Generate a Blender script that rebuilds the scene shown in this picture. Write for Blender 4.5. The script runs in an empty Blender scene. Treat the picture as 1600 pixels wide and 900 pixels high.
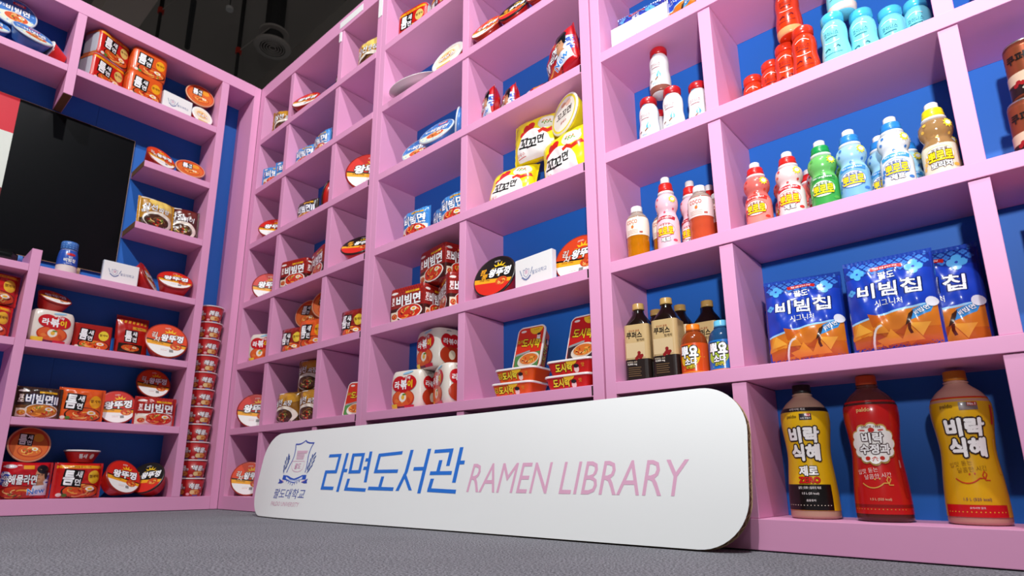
import bpy, bmesh, math, random
from math import sin, cos, pi, radians as R, sqrt, atan2, hypot
from mathutils import Vector, Matrix
from mathutils.geometry import tessellate_polygon

SC = bpy.context.scene
COL = SC.collection

# ------------------------------------------------------------------ camera
cd = bpy.data.cameras.new('camera')
cam = bpy.data.objects.new('camera', cd)
COL.objects.link(cam)
cd.sensor_width = 36.0
cd.lens = 21.004
cd.shift_x, cd.shift_y = 0.018795, 0.046045
cd.clip_start, cd.clip_end = 0.02, 100
cd.dof.use_dof = True
cd.dof.focus_distance = 1.75
cd.dof.aperture_fstop = 4.5
RM = Matrix([[0.738992, 0.157278, 0.655098], [0.673711, -0.175554, -0.71784], [0.002105, 0.971825, -0.235693]])
cam.matrix_world = Matrix.Translation((3.40982, -1.5, 0.15975)) @ RM.to_4x4()
SC.camera = cam

# ------------------------------------------------------------------ world, lamps, exposure
W = bpy.data.worlds.new('hall_world'); SC.world = W
W.use_nodes = True
bg = W.node_tree.nodes['Background']
bg.inputs[0].default_value = (0.92, 0.95, 1.0, 1); bg.inputs[1].default_value = 0.075

def spot(name, loc, aim, power, size, angle, blend=0.6, col=(0.985, 0.99, 1.0)):
    l = bpy.data.lights.new(name, 'SPOT'); l.energy = power; l.shadow_soft_size = size
    l.spot_size = R(angle); l.spot_blend = blend; l.color = col
    o = bpy.data.objects.new(name, l); COL.objects.link(o)
    o.location = loc
    o.rotation_euler = (Vector(aim) - Vector(loc)).to_track_quat('-Z', 'Y').to_euler()
    return o
spot('truss_spot', (4.0, -1.5, 5.2), (2.4, 0.0, 1.2), 500, 0.06, 120)
spot('truss_spot', (3.6, -3.4, 4.6), (2.2, 0.0, 1.0), 620, 0.07, 110)
spot('low_front_flash', (3.72, -1.95, 0.90), (3.1, 0.0, 1.95), 215, 0.05, 104, 1.0, (0.97, 0.98, 1.0))  # low flash beside the camera, aimed up; no floor lamp stands here
al = bpy.data.lights.new('soft_area_fill', 'AREA'); al.energy = 40; al.shape = 'RECTANGLE'; al.size = 3.0; al.size_y = 2.0  # unseen broad soft fill, high behind the camera
ao = bpy.data.objects.new('soft_area_fill', al); COL.objects.link(ao)
ao.location = (3.6, -4.2, 5.6)
ao.rotation_euler = (Vector((1.5, 0, 0.8)) - ao.location).to_track_quat('-Z', 'Y').to_euler()

SC.view_settings.view_transform = 'Standard'
SC.view_settings.look = 'None'
SC.view_settings.exposure = 0.0
SC.view_settings.gamma = 1.0
SC.view_settings.use_curve_mapping = False

# ------------------------------------------------------------------ materials
def lin(c):
    return c / 12.92 if c <= 0.04045 else ((c + 0.055) / 1.055) ** 2.4
def hx(h):
    return tuple(lin(int(h[i:i + 2], 16) / 255) for i in (0, 2, 4))
MATS = {}
def mat(name, col, rough=0.5, var=0.06, scale=6.0, bump=0.0, bscale=60.0, metal=0.0, coat=0.0, trans=0.0, ior=1.45, emit=None, spec=0.5, attr=False):
    if name in MATS: return MATS[name]
    m = bpy.data.materials.new(name); m.use_nodes = True; MATS[name] = m
    nt = m.node_tree; N, L = nt.nodes, nt.links
    b = N['Principled BSDF']
    if isinstance(col, str): col = hx(col)
    b.inputs['Roughness'].default_value = rough
    b.inputs['Metallic'].default_value = metal
    b.inputs['Coat Weight'].default_value = coat
    b.inputs['Coat Roughness'].default_value = 0.12
    b.inputs['Transmission Weight'].default_value = trans
    b.inputs['IOR'].default_value = ior
    b.inputs['Specular IOR Level'].default_value = spec
    tc = N.new('ShaderNodeTexCoord')
    if attr:
        a = N.new('ShaderNodeAttribute'); a.attribute_name = 'Col'
        L.new(a.outputs['Color'], b.inputs['Base Color'])
    else:
        n = N.new('ShaderNodeTexNoise'); n.inputs['Scale'].default_value = scale; n.inputs['Detail'].default_value = 4
        L.new(tc.outputs['Object'], n.inputs['Vector'])
        mx = N.new('ShaderNodeMix'); mx.data_type = 'RGBA'
        mx.inputs[6].default_value = tuple(min(1, c * (1 - var)) for c in col) + (1,)
        mx.inputs[7].default_value = tuple(min(1, c * (1 + var)) for c in col) + (1,)
        L.new(n.outputs['Fac'], mx.inputs[0]); L.new(mx.outputs[2], b.inputs['Base Color'])
    if bump:
        n2 = N.new('ShaderNodeTexNoise'); n2.inputs['Scale'].default_value = bscale; n2.inputs['Detail'].default_value = 3
        L.new(tc.outputs['Object'], n2.inputs['Vector'])
        bp = N.new('ShaderNodeBump'); bp.inputs['Strength'].default_value = bump; bp.inputs['Distance'].default_value = 0.004
        L.new(n2.outputs['Fac'], bp.inputs['Height']); L.new(bp.outputs['Normal'], b.inputs['Normal'])
    if emit:
        b.inputs['Emission Color'].default_value = tuple(col) + (1,); b.inputs['Emission Strength'].default_value = emit
    return m

PINK = mat('pink_paint', (0.78, 0.35, 0.57), 0.5, 0.03, 3, 0.05, 25)
BLUE = mat('blue_paint', (0.013, 0.14, 0.55), 0.55, 0.04, 3, 0.03, 30)
WHITE = mat('white_print_board', (0.90, 0.915, 0.90), 0.5, 0.01)
BROWN = mat('corrugated_brown', '6b4a30', 0.9, 0.2, 80)
TAN = mat('corrugated_flute', 'b99b78', 0.9, 0.15, 80)
TAPE = mat('white_tape', 'f2f2f0', 0.4, 0.02)
FILM = mat('printed_film', (1, 1, 1), 0.28, bump=0.10, bscale=45, coat=0.25, attr=True)
LIDFILM = mat('printed_lid', (1, 1, 1), 0.45, bump=0.05, bscale=40, attr=True, spec=0.35)
PAPER = mat('printed_paper', (1, 1, 1), 0.45, attr=True)
DARKPRINT = mat('black_print', (0.0022, 0.0027, 0.0036), 0.3, 0.05, spec=0.18)
def film(h, rough=0.26, bump=0.22):
    return mat('film_' + h, h, rough, 0.03, 12, bump, 28, coat=0.3)
def plas(h, rough=0.35):
    return mat('plastic_' + h, h, rough, 0.02, 8, coat=0.15)
def clear(h, tr=0.55):
    return mat('clear_' + h, h, 0.12, 0.02, 8, trans=tr, ior=1.35, coat=0.3)

# ------------------------------------------------------------------ object helpers
def empty(name, loc=(0, 0, 0), rot=None):
    o = bpy.data.objects.new(name, None); COL.objects.link(o)
    o.empty_display_size = 0.05; o.location = loc
    if rot: o.rotation_euler = rot
    return o
def tag(o, label=None, cat=None, group=None, kind=None):
    if label: o['label'] = label
    if cat: o['category'] = cat
    if group: o['group'] = group
    if kind: o['kind'] = kind
    return o
def mobj(name, me, parent=None):
    o = bpy.data.objects.new(name, me); COL.objects.link(o)
    if parent: o.parent = parent
    return o
def mesh(name, V, F, m, parent=None, smooth=False):
    me = bpy.data.meshes.new(name); me.from_pydata([tuple(v) for v in V], [], F)
    me.materials.append(m)
    if smooth: me.polygons.foreach_set('use_smooth', [True] * len(me.polygons))
    me.update()
    return mobj(name, me, parent)
BOXF = [(0, 3, 2, 1), (4, 5, 6, 7), (0, 1, 5, 4), (1, 2, 6, 5), (2, 3, 7, 6), (3, 0, 4, 7)]
def boxv(x0, x1, y0, y1, z0, z1):
    return [(x0, y0, z0), (x1, y0, z0), (x1, y1, z0), (x0, y1, z0), (x0, y0, z1), (x1, y0, z1), (x1, y1, z1), (x0, y1, z1)]
def box(name, x0, x1, y0, y1, z0, z1, m, parent=None, bev=0.0):
    if not bev:
        return mesh(name, boxv(x0, x1, y0, y1, z0, z1), BOXF, m, parent)
    bm = bmesh.new()
    vs = [bm.verts.new(v) for v in boxv(x0, x1, y0, y1, z0, z1)]
    for f in BOXF: bm.faces.new([vs[i] for i in f])
    bmesh.ops.bevel(bm, geom=bm.edges[:], offset=bev, segments=2, affect='EDGES', profile=0.5)
    me = bpy.data.meshes.new(name); bm.to_mesh(me); bm.free(); me.materials.append(m)
    return mobj(name, me, parent)
def lathe(name, prof, m, parent=None, seg=28, smooth=True, caps=True):
    V, F = [], []
    n = len(prof)
    for (r, z) in prof:
        for k in range(seg):
            a = 2 * pi * k / seg
            V.append((r * cos(a), r * sin(a), z))
    for i in range(n - 1):
        for k in range(seg):
            k2 = (k + 1) % seg
            F.append((i * seg + k, i * seg + k2, (i + 1) * seg + k2, (i + 1) * seg + k))
    if caps:
        if prof[0][0] > 1e-4: F.append(tuple(range(seg - 1, -1, -1)))
        if prof[-1][0] > 1e-4: F.append(tuple((n - 1) * seg + k for k in range(seg)))
    return mesh(name, V, F, m, parent, smooth)
def interp(prof, z):
    for (r0, z0), (r1, z1) in zip(prof, prof[1:]):
        if z0 <= z <= z1 and z1 > z0: return r0 + (r1 - r0) * (z - z0) / (z1 - z0)
    return prof[-1][0] if z > prof[-1][1] else prof[0][0]
def smoothp(ctrl, n=5):
    out = []
    P = [ctrl[0]] + list(ctrl) + [ctrl[-1]]
    for i in range(1, len(P) - 2):
        p0, p1, p2, p3 = P[i - 1], P[i], P[i + 1], P[i + 2]
        for k in range(n):
            t = k / n
            out.append(tuple(0.5 * (2 * p1[j] + (p2[j] - p0[j]) * t + (2 * p0[j] - 5 * p1[j] + 4 * p2[j] - p3[j]) * t * t + (3 * p1[j] - p0[j] - 3 * p2[j] + p3[j]) * t ** 3) for j in (0, 1)))
    out.append(tuple(ctrl[-1]))
    return out

# ------------------------------------------------------------------ print engine: flat artwork laid on a surface
TXT = {}
def textmesh(s, off):
    k = (s, off)
    if k in TXT: return TXT[k]
    c = bpy.data.curves.new('t', 'FONT'); c.body = s; c.resolution_u = 2; c.offset = off
    o = bpy.data.objects.new('t', c)
    COL.objects.link(o)
    dg = bpy.context.evaluated_depsgraph_get()
    me = bpy.data.meshes.new_from_object(o.evaluated_get(dg))
    V = [(v.co.x, v.co.y) for v in me.vertices]; F = []
    me.calc_loop_triangles()
    for t in me.loop_triangles: F.append(tuple(t.vertices))
    bpy.data.objects.remove(o); bpy.data.curves.remove(c); bpy.data.meshes.remove(me)
    TXT[k] = (V, F)
    return TXT[k]

class P:
    def __init__(s): s.T = []; s.B = []         # triangles: (a, b, c, colour, layer)
    def tri(s, V, F, col, per=0):
        c = hx(col); q = (min(v[0] for v in V), max(v[0] for v in V), min(v[1] for v in V), max(v[1] for v in V))
        ly = 1 + max([l for (b, l) in s.B if b[0] < q[1] and q[0] < b[1] and b[2] < q[3] and q[2] < b[3]], default=0)
        s.B.append((q, ly))                     # ink printed over other ink goes one layer up
        for k, f in enumerate(F): s.T.append((V[f[0]], V[f[1]], V[f[2]], c, ly + (.11 * (k // per) if per else 0)))
    def g(s, pts, col):
        F = tessellate_polygon([[Vector((x, y, 0)) for x, y in pts]])
        s.tri(pts, F, col)
    def r(s, x0, y0, x1, y1, col): s.tri([(x0, y0), (x1, y0), (x1, y1), (x0, y1)], [(0, 1, 2), (0, 2, 3)], col)
    def e(s, x, y, rx, ry, col, n=24, rot=0, a0=0, a1=360):
        full = a1 - a0 >= 360
        pts = []
        for k in range(n + (0 if full else 1)):
            a = R(a0 + (a1 - a0) * k / n)
            u, v = rx * cos(a), ry * sin(a)
            c, q = cos(R(rot)), sin(R(rot))
            pts.append((x + u * c - v * q, y + u * q + v * c))
        V = [(x, y)] + pts
        F = [(0, i + 1, (i + 1) % len(pts) + 1) for i in range(len(pts) if full else len(pts) - 1)]
        s.tri(V, F, col)
    def seg(s, x, y, r, a0, a1, col, n=24):
        V = [(x + r * cos(R(a0 + (a1 - a0) * k / n)), y + r * sin(R(a0 + (a1 - a0) * k / n))) for k in range(n + 1)]
        s.tri(V, [(0, k, k + 1) for k in range(1, n)], col)
    def ring(s, x, y, r0, r1, col, n=40):
        V, F = [], []
        for k in range(n):
            a = 2 * pi * k / n
            V += [(x + r0 * cos(a), y + r0 * sin(a)), (x + r1 * cos(a), y + r1 * sin(a))]
        for k in range(n):
            j = (k + 1) % n
            F += [(2 * k, 2 * k + 1, 2 * j + 1), (2 * k, 2 * j + 1, 2 * j)]
        s.tri(V, F, col)
    def s(s, pts, w, col):
        V, F = [], []
        m = len(pts)
        for i, (x, y) in enumerate(pts):
            a = pts[max(0, i - 1)]; b = pts[min(m - 1, i + 1)]
            dx, dy = b[0] - a[0], b[1] - a[1]; d = hypot(dx, dy) or 1
            V += [(x - dy / d * w / 2, y + dx / d * w / 2), (x + dy / d * w / 2, y - dx / d * w / 2)]
        for i in range(m - 1): F += [(2 * i, 2 * i + 1, 2 * i + 3), (2 * i, 2 * i + 3, 2 * i + 2)]
        s.tri(V, F, col)
    def star(s, x, y, r, q, n, col, rot=0):
        s.tri([(x, y)] + [(x + (r if k % 2 == 0 else q) * cos(R(rot) + pi * k / n), y + (r if k % 2 == 0 else q) * sin(R(rot) + pi * k / n)) for k in range(2 * n)],
              [(0, k + 1, (k + 1) % (2 * n) + 1) for k in range(2 * n)], col)
    def t(s, txt, x, y, h, col, o=None, ow=0.06, b=0.02, w=None, rot=0, sh=0.0, sx=1.0):
        V0, F0 = textmesh(txt, min(b, 0))
        b = b * .75 if b > 0 else b; ow *= .72
        if not V0: return
        xs = [v[0] for v in V0]; ys = [v[1] for v in V0]
        cx, cy = (min(xs) + max(xs)) / 2, (min(ys) + max(ys)) / 2
        k = h / max(1e-6, max(ys) - min(ys))
        kx = k * sx if w is None else w / max(1e-6, max(xs) - min(xs))
        c, q = cos(R(rot)), sin(R(rot))
        def m(v):
            u, z = (v[0] - cx) * kx, (v[1] - cy) * k
            u += z * sh
            return (x + u * c - z * q, y + u * q + z * c)
        def stamp(rad, n, cc):
            VV, FF = [], []
            for i in range(n + 1):
                du, dv = (0, 0) if i == n else (rad * cos(2 * pi * i / n + .3), rad * sin(2 * pi * i / n + .3))
                o_ = len(VV); VV += [m((v[0] + du, v[1] + dv)) for v in V0]; FF += [(f[0] + o_, f[1] + o_, f[2] + o_) for f in F0]
            s.tri(VV, FF, cc, len(F0))
        if o: stamp(b + ow, 10 if h > .018 else 6, o)
        if b > .012: stamp(b, 6 if h > .012 else 4, col)
        else: stamp(0, 0, col)
    def food(s, x, y, rx, ry, seed=1, rim='1c1412', broth='d9541e', egg=True, noodle='f0b04a', green=True):
        rd = random.Random(seed)
        s.e(x, y, rx, ry, rim); s.e(x, y + ry * 0.04, rx * 0.92, ry * 0.88, broth)
        for k in range(9):
            a = rd.uniform(0, 2 * pi); q = rd.uniform(0.1, 0.55)
            px, py = x + rx * q * cos(a), y + ry * q * sin(a)
            s.s([(px + rx * 0.3 * cos(0.5 * j + a), py + ry * 0.3 * sin(0.5 * j + a)) for j in range(5)], ry * 0.12, noodle if k % 3 else 'f6cf7c')
        for k in range(5):
            a = rd.uniform(0, 2 * pi); q = rd.uniform(0.1, 0.7)
            s.e(x + rx * q * cos(a), y + ry * q * sin(a), rx * 0.13, ry * 0.11, rd.choice(['b31f12', 'c93a1a', '7d1a10']), 8, rd.uniform(0, 180))
        if green:
            for k in range(4):
                a = rd.uniform(0, 2 * pi); q = rd.uniform(0.2, 0.7)
                s.e(x + rx * q * cos(a), y + ry * q * sin(a), rx * 0.11, ry * 0.06, '5f8f2e', 8, rd.uniform(0, 180))
        if egg:
            s.e(x + rx * 0.4, y + ry * 0.3, rx * 0.24, ry * 0.27, 'f7f2e4', 14); s.e(x + rx * 0.4, y + ry * 0.3, rx * 0.13, ry * 0.15, 'f2b632', 12)
    def build(s, name, f, maxe, m, parent, base=0.0006, eps=0.00013):
        V, F, C, idx = [], [], [], {}
        def vid(p, ly):
            k = (round(p[0], 6), round(p[1], 6), ly)
            if k not in idx:
                pos, nr = f(p[0], p[1])
                V.append(pos + nr * (base + eps * ly)); idx[k] = len(V) - 1
            return idx[k]
        st = []
        for a, b, c, col, ly in s.T:
            if (b[0] - a[0]) * (c[1] - a[1]) - (b[1] - a[1]) * (c[0] - a[0]) < 0: b, c = c, b
            st.append((a, b, c, col, ly, 0))
        m2 = maxe * maxe
        while st:
            a, b, c, col, ly, d = st.pop()
            e = [(a[0] - b[0]) ** 2 + (a[1] - b[1]) ** 2, (b[0] - c[0]) ** 2 + (b[1] - c[1]) ** 2, (c[0] - a[0]) ** 2 + (c[1] - a[1]) ** 2]
            k = max(range(3), key=lambda i: e[i])
            if e[k] > m2 and d < 12:
                p, q, r_ = ((a, b, c), (b, c, a), (c, a, b))[k]
                mm = ((p[0] + q[0]) / 2, (p[1] + q[1]) / 2)
                st.append((p, mm, r_, col, ly, d + 1)); st.append((mm, q, r_, col, ly, d + 1))
                continue
            i, j, l = vid(a, ly), vid(b, ly), vid(c, ly)
            if i != j and j != l and i != l: F.append((i, j, l)); C.append(col)
        me = bpy.data.meshes.new(name); me.from_pydata([tuple(v) for v in V], [], F)
        at = me.color_attributes.new('Col', 'FLOAT_COLOR', 'CORNER')
        buf = []
        for col in C: buf += [col[0], col[1], col[2], 1.0] * 3
        if len(me.loops) * 4 == len(buf): at.data.foreach_set('color', buf)
        me.polygons.foreach_set('use_smooth', [True] * len(me.polygons))
        me.materials.append(m); me.update()
        return mobj(name, me, parent)

def mapfn(pos):
    e = 0.0006
    def f(x, z):
        p = pos(x, z); a = pos(x + e, z) - pos(x - e, z); b = pos(x, z + e) - pos(x, z - e)
        n = a.cross(b)
        return p, (n.normalized() if n.length > 1e-12 else Vector((0, -1, 0)))
    return f

# ------------------------------------------------------------------ setting
S = 1.5
m = mat('carpet_grey', (0.165, 0.165, 0.18), 0.95, 0.0)
nt = m.node_tree; N, L = nt.nodes, nt.links
b = N['Principled BSDF']; b.inputs['Specular IOR Level'].default_value = 0.15
tc = N.new('ShaderNodeTexCoord')
n1 = N.new('ShaderNodeTexNoise'); n1.inputs['Scale'].default_value = 210; n1.inputs['Detail'].default_value = 6; n1.inputs['Roughness'].default_value = 0.75
n2 = N.new('ShaderNodeTexNoise'); n2.inputs['Scale'].default_value = 3.0
cr = N.new('ShaderNodeValToRGB'); cr.color_ramp.elements[0].position = 0.40; cr.color_ramp.elements[1].position = 0.62
cr.color_ramp.elements[0].color = (0.055, 0.056, 0.066, 1); cr.color_ramp.elements[1].color = (0.50, 0.505, 0.55, 1)
mx = N.new('ShaderNodeMix'); mx.data_type = 'RGBA'; mx.blend_type = 'MULTIPLY'; mx.inputs[0].default_value = 0.25
L.new(tc.outputs['Object'], n1.inputs['Vector']); L.new(tc.outputs['Object'], n2.inputs['Vector'])
L.new(n1.outputs['Fac'], cr.inputs['Fac']); L.new(cr.outputs['Color'], mx.inputs[6]); L.new(n2.outputs['Fac'], mx.inputs[7])
L.new(mx.outputs[2], b.inputs['Base Color'])
bp = N.new('ShaderNodeBump'); bp.inputs['Strength'].default_value = 0.8; bp.inputs['Distance'].default_value = 0.004
L.new(n1.outputs['Fac'], bp.inputs['Height']); L.new(bp.outputs['Normal'], b.inputs['Normal'])
tag(box('floor', -8, 9, -9, 4, -0.1, 0, m), kind='structure')

CEIL = mat('hall_ceiling_black', 'aba298', 0.9, 0.25, 0.4)
CDARK = mat('hall_steel_black', '2c2a28', 0.7, 0.2, 2)
CBROWN = mat('hall_panel_brown', 'e6d0c0', 0.8, 0.1, 1)
RED = plas('c8301e')
tag(box('ceiling', -14, 9, -9, 14, 7.6, 7.8, CEIL), kind='structure')

# the three modules of the long right-hand shelf wall (front faces at y = 0)
Z1 = [0.0485, 0.29, 0.5345, 0.779, 1.0246, 1.2636, 1.49]      # top face of every shelf
TH = 0.0235; ZTOP = 1.752; ZU = 1.697; DEP = 0.147
def u(v): return v * S
def module(label, x0, x1, cols, st0, st1, zrows, zt):
    t = tag(empty('display_shelf_unit', (u((x0 + x1) / 2), u(DEP / 2), 0)), label, 'shelf unit')
    ox, oy = t.location.x, t.location.y
    def part(n, a, b, c, d, e, f, mm=PINK, bev=0.0012):
        box(n, u(a) - ox, u(b) - ox, u(c) - oy, u(d) - oy, u(e), u(f), mm, t, bev)
    part('side_panel', x0, x0 + st0, 0, DEP, 0.002, zt - 0.0005)
    part('side_panel', x1 - st1, x1, 0, DEP, 0.002, zt - 0.0005)
    a, b = x0 + st0, x1 - st1
    part('back_panel', x0, x1, DEP, DEP + 0.008, 0.002, zt, BLUE, 0)
    part('kick_board', a, b, -0.0008, DEP, 0.002, zrows[0])
    for z in zrows[1:]:
        part('shelf_board', a, b, -0.0008, DEP, z - TH, z)
    part('top_board', a, b, -0.0005, DEP, zt - (ZTOP - ZU), zt)
    for (c0, c1, jit) in cols:
        for i, z in enumerate(zrows):
            top = (zrows[i + 1] - TH) if i + 1 < len(zrows) else zt - (ZTOP - ZU)
            j = jit * (0.5 - (i * 37 % 11) / 11)
            part('divider', c0 + j, c1 + j, 0.0016, DEP, z + 0.0004, top - 0.0016)
    return t
B1 = module('tall pink shelf unit of three narrow columns in the corner, right of the cup stack', 0.0008, 0.8572, [(0.2545, 0.2795, 0.006), (0.5985, 0.6235, 0.006)], 0.040, 0.0245, Z1, ZTOP)
B2 = module('tall pink shelf unit of two columns in the middle, yellow noodle packs on it', 0.8584, 1.6545, [(1.2420, 1.2655, 0.001)], 0.0246, 0.0253, Z1, ZTOP)
B3 = module('tall pink shelf unit at the right edge, holding the drink bottles and blue chip bags', 1.6585, 2.66, [(1.9008, 1.9244, 0), (2.2504, 2.2746, 0)], 0.0230, 0.0246, Z1, ZTOP)
# slots and tape marks left on the boards
def decal_box(name, par, x0, x1, z0, z1, mm):
    ox, oy = par.location.x, par.location.y
    box(name, u(x0) - ox, u(x1) - ox, -0.0022 - oy, 0.004 - oy, u(z0), u(z1), mm, par)
SLOT = mat('slot_dark', '2a1a1c', 0.9)
for z in Z1[1:5]:
    decal_box('joint_slot', B2, 1.6268, 1.6292, z - 0.021, z - 0.002, SLOT)
    decal_box('joint_slot', B1, 0.8302, 0.8327, z - 0.021, z - 0.002, SLOT)
decal_box('tape_patch', B1, 0.60, 0.612, 1.655, 1.695, TAPE)
decal_box('tape_patch', B1, 0.60, 0.74, 1.712, 1.738, TAPE)
decal_box('tape_patch', B1, 0.836, 0.856, 1.62, 1.70, TAPE)

# left-hand shelf wall (front faces at x = 0, running towards -y)
ZA = [0.047, 0.2888, 0.5266, 0.7654, 1.003, 1.2439, 1.4898]
TA = tag(empty('display_shelf_unit', (0, u(-0.7), 0)), 'pink shelf wall on the left, black panel and cup noodles in its bays', 'shelf unit')
def pa(n, y0, y1, z0, z1, x0=-DEP, x1=0.0, mm=PINK, bev=0.0012):
    box(n, u(x0), u(x1), u(y0) - TA.location.y, u(y1) - TA.location.y, u(z0), u(z1), mm, TA, bev)
YL = -1.42
pa('back_panel', -0.536, -0.001, 0.002, ZTOP, -DEP - 0.008, -DEP, BLUE, 0)
pa('back_panel', YL, -0.5368, 0.002, ZTOP, -DEP - 0.008, -DEP, BLUE, 0)
pa('corner_post', -0.0285, -0.0008, 0.002, ZTOP - 0.0005)
pa('side_panel', -0.1641, -0.1358, 0.0475, 1.7030)
pa('side_panel', -0.6718, -0.6450, 0.0475, 0.8175)
pa('side_panel', YL, YL + 0.025, 0.0475, 1.7030)
pa('divider', -0.6718, -0.6450, 1.3815, 1.7030)
pa('kick_board', YL, -0.0290, 0.002, ZA[0], x1=0.0006)
pa('top_board', YL, -0.0290, 1.7035, ZTOP, x1=0.0006)
for z in ZA[1:4]:
    pa('shelf_board', -0.6445, -0.1645, z - 0.0235, z)
    pa('shelf_board', YL + 0.0255, -0.6722, z - 0.0235, z)
for z in ZA[4:6]:
    pa('shelf_board', -0.4000, -0.1645, z - 0.0245, z)
    pa('raw_board_end', -0.4012, -0.4000, z - 0.0235, z - 0.001, -DEP + 0.012, -0.001, BROWN, 0)
pa('shelf_board', -0.6445, -0.1645, ZA[6] - 0.0255, ZA[6])
pa('shelf_board', YL + 0.0255, -0.6722, ZA[6] - 0.0255, ZA[6])
pa('raw_board_end', -0.6700, -0.6468, 1.3800, 1.3815, -DEP + 0.004, -0.002, BROWN, 0)

# black printed corrugated panel standing against the blue back
PN = tag(empty('display_board', (u(-DEP) + 0.004, u(-0.85), u(0.766))), 'large black printed cardboard panel with a red and white strip at its left end', 'panel')
def pp(n, y0, y1, z0, z1, x0, x1, mm):
    box(n, x0, x1, u(y0) - PN.location.y, u(y1) - PN.location.y, u(z0) - PN.location.z, u(z1) - PN.location.z, mm, PN)
pp('corrugated_core', -1.39, -0.4055, 0.826, 1.3735, 0, 0.010, TAN)
pp('black_face', -0.7625, -0.4070, 0.8275, 1.3722, 0.010, 0.0112, DARKPRINT)
pp('red_face', -1.39, -0.7625, 1.24, 1.3722, 0.010, 0.0112, mat('red_print', 'd4102c', 0.5))
pp('white_face', -1.39, -0.7625, 1.04, 1.24, 0.010, 0.0112, mat('pale_print', 'dfe6da', 0.5))
pp('dark_red_face', -1.39, -0.7625, 0.8275, 1.04, 0.010, 0.0112, mat('dark_red_print', '6a0c14', 0.5))
for yy in (-0.52, -1.1):
    pp('support_foot', yy - 0.01, yy + 0.01, 0.7662, 0.826, 0.0, 0.010, TAN)

# ------------------------------------------------------------------ hall overhead: what shows above the left corner
def tube(name, a, b, r, mm, parent=None, seg=10):
    a, b = Vector(a), Vector(b); d = b - a
    q = d.to_track_quat('Z', 'Y').to_matrix()
    V, F = [], []
    for e in (a, b):
        for k in range(seg):
            V.append(e + q @ Vector((r * cos(2 * pi * k / seg), r * sin(2 * pi * k / seg), 0)))
    for k in range(seg):
        j = (k + 1) % seg; F.append((k, j, seg + j, seg + k))
    F += [tuple(range(seg - 1, -1, -1)), tuple(range(seg, 2 * seg))]
    return mesh(name, V, F, mm, parent)
tag(box('duct_casing', -11.0, -3.2, 0.02, 0.50, 6.6, 7.15, CBROWN), 'dull brown boxed duct high under the dark hall ceiling', 'duct')
tag(box('roof_beam', -3.30, -2.85, -3.0, 6.0, 7.2, 7.595, CDARK), 'black roof beam overhead beside the round air diffuser', 'beam')
tag(box('roof_beam', -13.5, 3.0, 2.6, 3.0, 6.7, 7.19, CEIL), 'black roof beam running behind the top of the shelf corner', 'beam')
t = tag(empty('air_diffuser', (-3.69, 1.71, 6.0)), 'round ceiling air diffuser with concentric rings on a drop duct', 'diffuser')
DG = mat('diffuser_grey', 'a89e94', 0.6, 0.1)
tube('duct_neck', (0, 0, 0.10), (0, 0, 1.6), 0.13, CDARK, t, 20)
tube('upper_collar', (0, 0, 0.22), (0, 0, 0.25), 0.20, DG, t, 24)
lathe('outer_ring', [(0.17, 0.0), (0.235, 0.0), (0.25, 0.03), (0.15, 0.10), (0.13, 0.1)], DG, t, 32, caps=False)
for r_ in (0.145, 0.11, 0.075, 0.04):
    lathe('vane_ring', [(r_, 0.0), (r_ + 0.012, 0.0), (r_ - 0.005, 0.05), (r_ - 0.012, 0.05), (r_, 0.0)], DG, t, 28, caps=False)
for (x, y, h_, lab) in ((-4.85, 0.593, 6.55, 'black sprinkler drop pipe with red head, left one over the brown duct'), (-4.13, 1.43, 6.0, 'black sprinkler drop pipe with red head, right one beside the round diffuser')):
    t = tag(empty('sprinkler_pipe', (x, y, h_)), lab, 'sprinkler pipe', 'sprinkler drops overhead')
    tube('drop_pipe', (0, 0, 0.08), (0, 0, 7.6 - h_), 0.028, CDARK, t)
    tube('red_fitting', (0, 0, -0.01), (0, 0, 0.07), 0.042, RED, t)
    tube('lower_rod', (0, 0, -0.42), (0, 0, -0.01), 0.022, CDARK, t)
    tube('branch_line', (0.0, 0.0, 0.03), (0.55, 0.16, 0.20), 0.008, DG, t)
tag(tube('hanger_rod', (-3.62, 0.62, 6.0), (-4.55, 0.90, 6.0), 0.035, CDARK), 'black horizontal pipe crossing under the hall ceiling', 'pipe')
t = tag(empty('ceiling_detector', (-3.44, 0.99, 6.0)), 'small pale detector hanging below the dark ceiling', 'detector')
tube('detector_head', (0, 0, 0), (0, 0, 0.04), 0.045, mat('detector_white', 'c8c4bc', 0.5), t, 14)
tube('hanger', (0, 0, 0.04), (0, 0, 1.6), 0.006, CDARK, t)

# ------------------------------------------------------------------ product bodies
PT, HT = {}, {}                       # resting points and lid height of each kind
def grid_solid(name, front, nu, nv, m, parent, us, vs):
    V, F = [], []
    for sgn in (1, -1):
        for v in vs:
            for q in us:
                p = front(q, v)
                V.append(Vector((p.x, p.y * sgn, p.z)))
    n1, n2 = len(us), len(vs); o = n1 * n2
    for j in range(n2 - 1):
        for i in range(n1 - 1):
            a = j * n1 + i
            F.append((a, a + 1, a + n1 + 1, a + n1)); F.append((o + a, o + a + n1, o + a + n1 + 1, o + a + 1))
    ring = [i for i in range(n1)] + [j * n1 + n1 - 1 for j in range(1, n2)] + [(n2 - 1) * n1 + i for i in range(n1 - 2, -1, -1)] + [j * n1 for j in range(n2 - 2, 0, -1)]
    for k in range(len(ring)):
        a, b2 = ring[k], ring[(k + 1) % len(ring)]
        F.append((b2, a, o + a, o + b2))
    return mesh(name, V, F, m, parent, True)
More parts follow.
